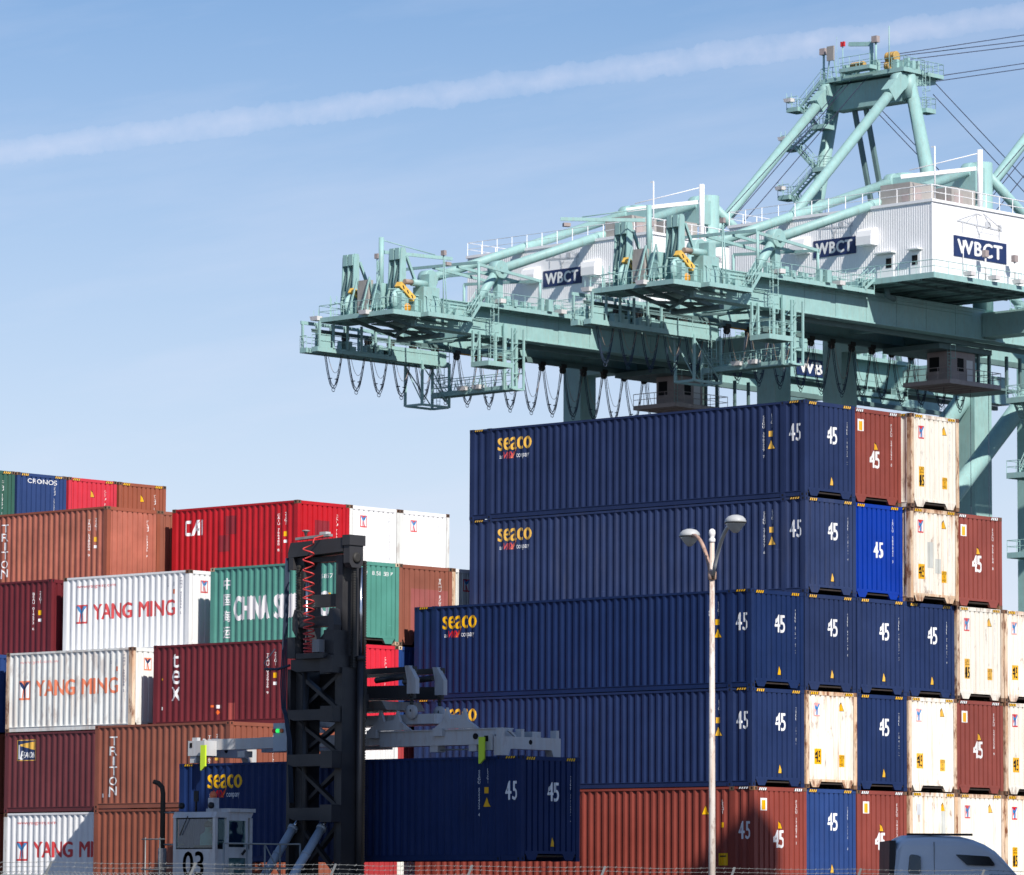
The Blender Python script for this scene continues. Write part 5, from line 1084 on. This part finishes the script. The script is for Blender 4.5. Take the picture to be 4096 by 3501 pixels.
while i * sp_ < Lf + hgt:
    for s_ in (1, -1):
        if s_ == 1: u0 = i * sp_ - hgt; u1 = i * sp_
        else: u0 = i * sp_; u1 = i * sp_ - hgt
        z0, z1 = GZ + .1, ztop
        p = st + fd * u0; q_ = st + fd * u1; m.tube((p.x, p.y, z0), (q_.x, q_.y, z1 + .03), .0035, n=3, cap=False)
    i += 1
o = m.build('chain_link_mesh', 'galvanised', fence, FO); o['kind'] = 'stuff'
m = MB().tube((st.x, st.y, ztop - .03), ((st + fd * Lf).x, (st + fd * Lf).y, ztop - .03), .02, n=6); m.build('top_rail', 'galvanised', fence, FO)

# ------------------------------------------------------------------ road tractor passing behind the fence (local x = forward, y = left, z up)
hdg = (rt * math.cos(R(.5)) + Vector((fw.x, fw.y, 0)).normalized() * math.sin(R(.5)))
tb = CAM + fw * 95 + rt * 0
TX = Vector((25.95, -29.66, GZ))
trk = thing('road_tractor', 'slate grey road tractor with high-roof sleeper cab behind the fence', 'truck', TX, math.atan2(hdg.y, hdg.x))
tk = lambda m, n, mat='truck_paint', p=None: m.build(n, mat, p or trk)
TOP = 3.80
prof = [(.10, 1.0), (.06, 2.2), (.16, 3.55), (.26, TOP - .08), (.40, TOP - .02), (.9, TOP), (1.55, TOP - .03), (1.83, TOP - .10), (2.05, TOP - .19), (2.26, TOP - .33), (2.42, TOP - .50), (2.55, TOP - .66), (2.80, TOP - .95), (3.15, TOP - 1.42), (3.32, TOP - 1.68), (3.35, 1.0)]
hw = 1.22
def loft():
    """cab shell: side profile narrowed towards the roof so that its edges round off"""
    vs = []; fs = []; lay = [(-1.0, .0), (-.995, .04), (-.95, .10), (-.86, .14), (-.5, .17), (0, .18), (.5, .17), (.86, .14), (.95, .10), (.995, .04), (1.0, .0)]
    n = len(prof)
    for yk, dz in lay:
        for x, z in prof:
            f_ = max(0, min(1, (z - 2.6) / 1.2)); drop = (.18 - dz) * f_ * .9; vs.append((x + (.18 - dz) * .3 * (1 if x < 1 else -1) * f_, -yk * hw * (1 - .10 * f_ ** 2), z - drop))
    for i in range(len(lay) - 1):
        for k in range(n): fs.append((i * n + k, (i + 1) * n + k, (i + 1) * n + (k + 1) % n, i * n + (k + 1) % n))
    fs.append(tuple(range(n))); fs.append(tuple((len(lay) - 1) * n + k for k in range(n - 1, -1, -1)))
    m = MB(); m._add(vs, fs, [True] * (len(fs) - 2) + [False, False]); return m
body = tk(loft(), 'cab_shell')
def ywall(z): return -hw * (1 - .10 * max(0, min(1, (z - 2.6) / 1.2)) ** 2)
def patch(poly, name, mat, lift=.012, par=None):
    vs = [(x, ywall(z) - lift, z) for x, z in poly]; m = MB(); m._add(vs + [(x, y + .03, z) for x, y, z in vs], [tuple(range(len(vs)))] + [tuple(range(2 * len(vs) - 1, len(vs) - 1, -1))] + [(i, (i + 1) % len(vs), len(vs) + (i + 1) % len(vs), len(vs) + i) for i in range(len(vs))]); return tk(m, name, mat, par)
def rounded(pts, r_=.05):
    out = []; n = len(pts)
    for i in range(n):
        p = Vector(pts[i]); a = Vector(pts[i - 1]); b = Vector(pts[(i + 1) % n]); da = (a - p).normalized() * r_; db = (b - p).normalized() * r_
        out += [tuple(p + da), tuple(p + da * .3 + db * .3), tuple(p + db)]
    return out
patch(rounded([(.42, TOP - .82), (.46, TOP - .42), (.68, TOP - .45), (.69, TOP - .52), (.68, TOP - .82)]), 'sleeper_window', 'truck_glass', .012, body); patch(rounded([(1.64, TOP - .64), (1.40, TOP - .42), (2.10, TOP - .46), (2.22, TOP - .62), (2.20, TOP - .655)], .03), 'upper_window', 'truck_glass', .012, body)
patch([(.965, 1.2), (.965, TOP - .17), (.973, TOP - .17), (.973, 1.2)], 'panel_seam', 'truck_black', .005, body); patch(rounded([(2.35, 2.05), (2.35, 2.75), (2.9, 2.7), (3.05, 2.05)]), 'door_window', 'truck_glass', .012, body); patch([(2.25, 1.1), (2.25, 2.9), (2.26, 2.9), (2.26, 1.1)], 'door_seam', 'truck_black', .005, body)
tk(MB().box(.42, 1.78, -1.02, -.94, TOP - .035, TOP + .01), 'roof_strip', 'truck_black', body); tk(MB().prism([(.0, -1.16, 1.0), (.09, -1.19, 1.0), (.18, -1.15, TOP - .14), (.05, -1.13, TOP - .14)], (0, 2.28, 0)), 'rear_fairing', 'truck_black', body)
tk(MB().prism([(3.3, -.95, 1.0), (3.3, -1.0, 2.05), (4.3, -.9, 1.85), (4.75, -.8, 1.5), (4.85, -.8, 1.0)], (0, 1.85, 0)), 'hood'); tk(MB().box(4.7, 5.0, -1.15, 1.15, .35, .95), 'bumper', 'truck_paint'); tk(MB().box(4.86, 4.9, -.5, .5, .95, 1.6), 'grille', 'truck_black'); tk(MB().box(-3.4, 4.7, -.45, .45, .75, 1.0), 'frame_rails', 'truck_black'); tk(MB().lathe((-1.9, 0, 1.15), [(.5, 0), (.5, .08), (.1, .1)], 20), 'fifth_wheel', 'truck_black')
tk(MB().tube((.4, -1.0, .75), (2.0, -1.0, .75), .3, n=16), 'fuel_tank', 'galvanised')
for x, ys in ((4.1, (-1.05, 1.05)), (-1.2, (-.95, .95)), (-2.5, (-.95, .95))):
    for y in ys: w_ = tk(MB().lathe((x, y, .52), [(.28, -.15), (.49, -.16), (.52, -.1), (.52, .1), (.49, .16), (.28, .15)], 24, 'y'), 'tyre', 'rubber'); tk(MB().lathe((x, y, .52), [(.1, -.12), (.27, -.1), (.27, .1), (.1, .12)], 16, 'y'), 'rim', 'galvanised', w_)
for y in (-1.45, 1.45): tk(MB().box(3.15, 3.3, y - .1, y + .1, 1.9, 2.6), 'mirror', 'truck_black')

# ------------------------------------------------------------------ unseen towers added on the street side to shade handler, load and truck
def blocker(p, s, r_, ztop_, label):
    x = .387 * p + .922 * s; y = .922 * p - .387 * s
    o = thing('shade_blocker', label, 'blocker', (x, y, GZ), 0, 'added shade blockers on the street side')
    MB().lathe((0, 0, 0), [(r_, 0), (r_, ztop_ - GZ)], 40).build('blocker_wall', 'concrete', o); MB().lathe((0, 0, ztop_ - GZ), [(r_ + .15, 0), (r_ + .15, .3), (r_ * .4, .9), (.3, 1.2)], 40).build('blocker_roof', 'concrete', o)
    for k in range(1, 9): MB().lathe((0, 0, k * (ztop_ - GZ) / 9), [(r_ + .004, -.06), (r_ + .05, -.05), (r_ + .05, .05), (r_ + .004, .06)], 40).build('hoop', 'concrete', o)
blocker(-17.0, 47.5, 2.6, 44.2, 'broad concrete silo added unseen to cast shade, nearest the fence'); blocker(-11.7, 47.5, 2.6, 44.0, 'broad concrete silo added unseen for shade, between its twin and the slim one'); blocker(-2.6, 47.0, 1.35, 38.6, 'slim concrete shaft added unseen for shade beside the two broad ones')
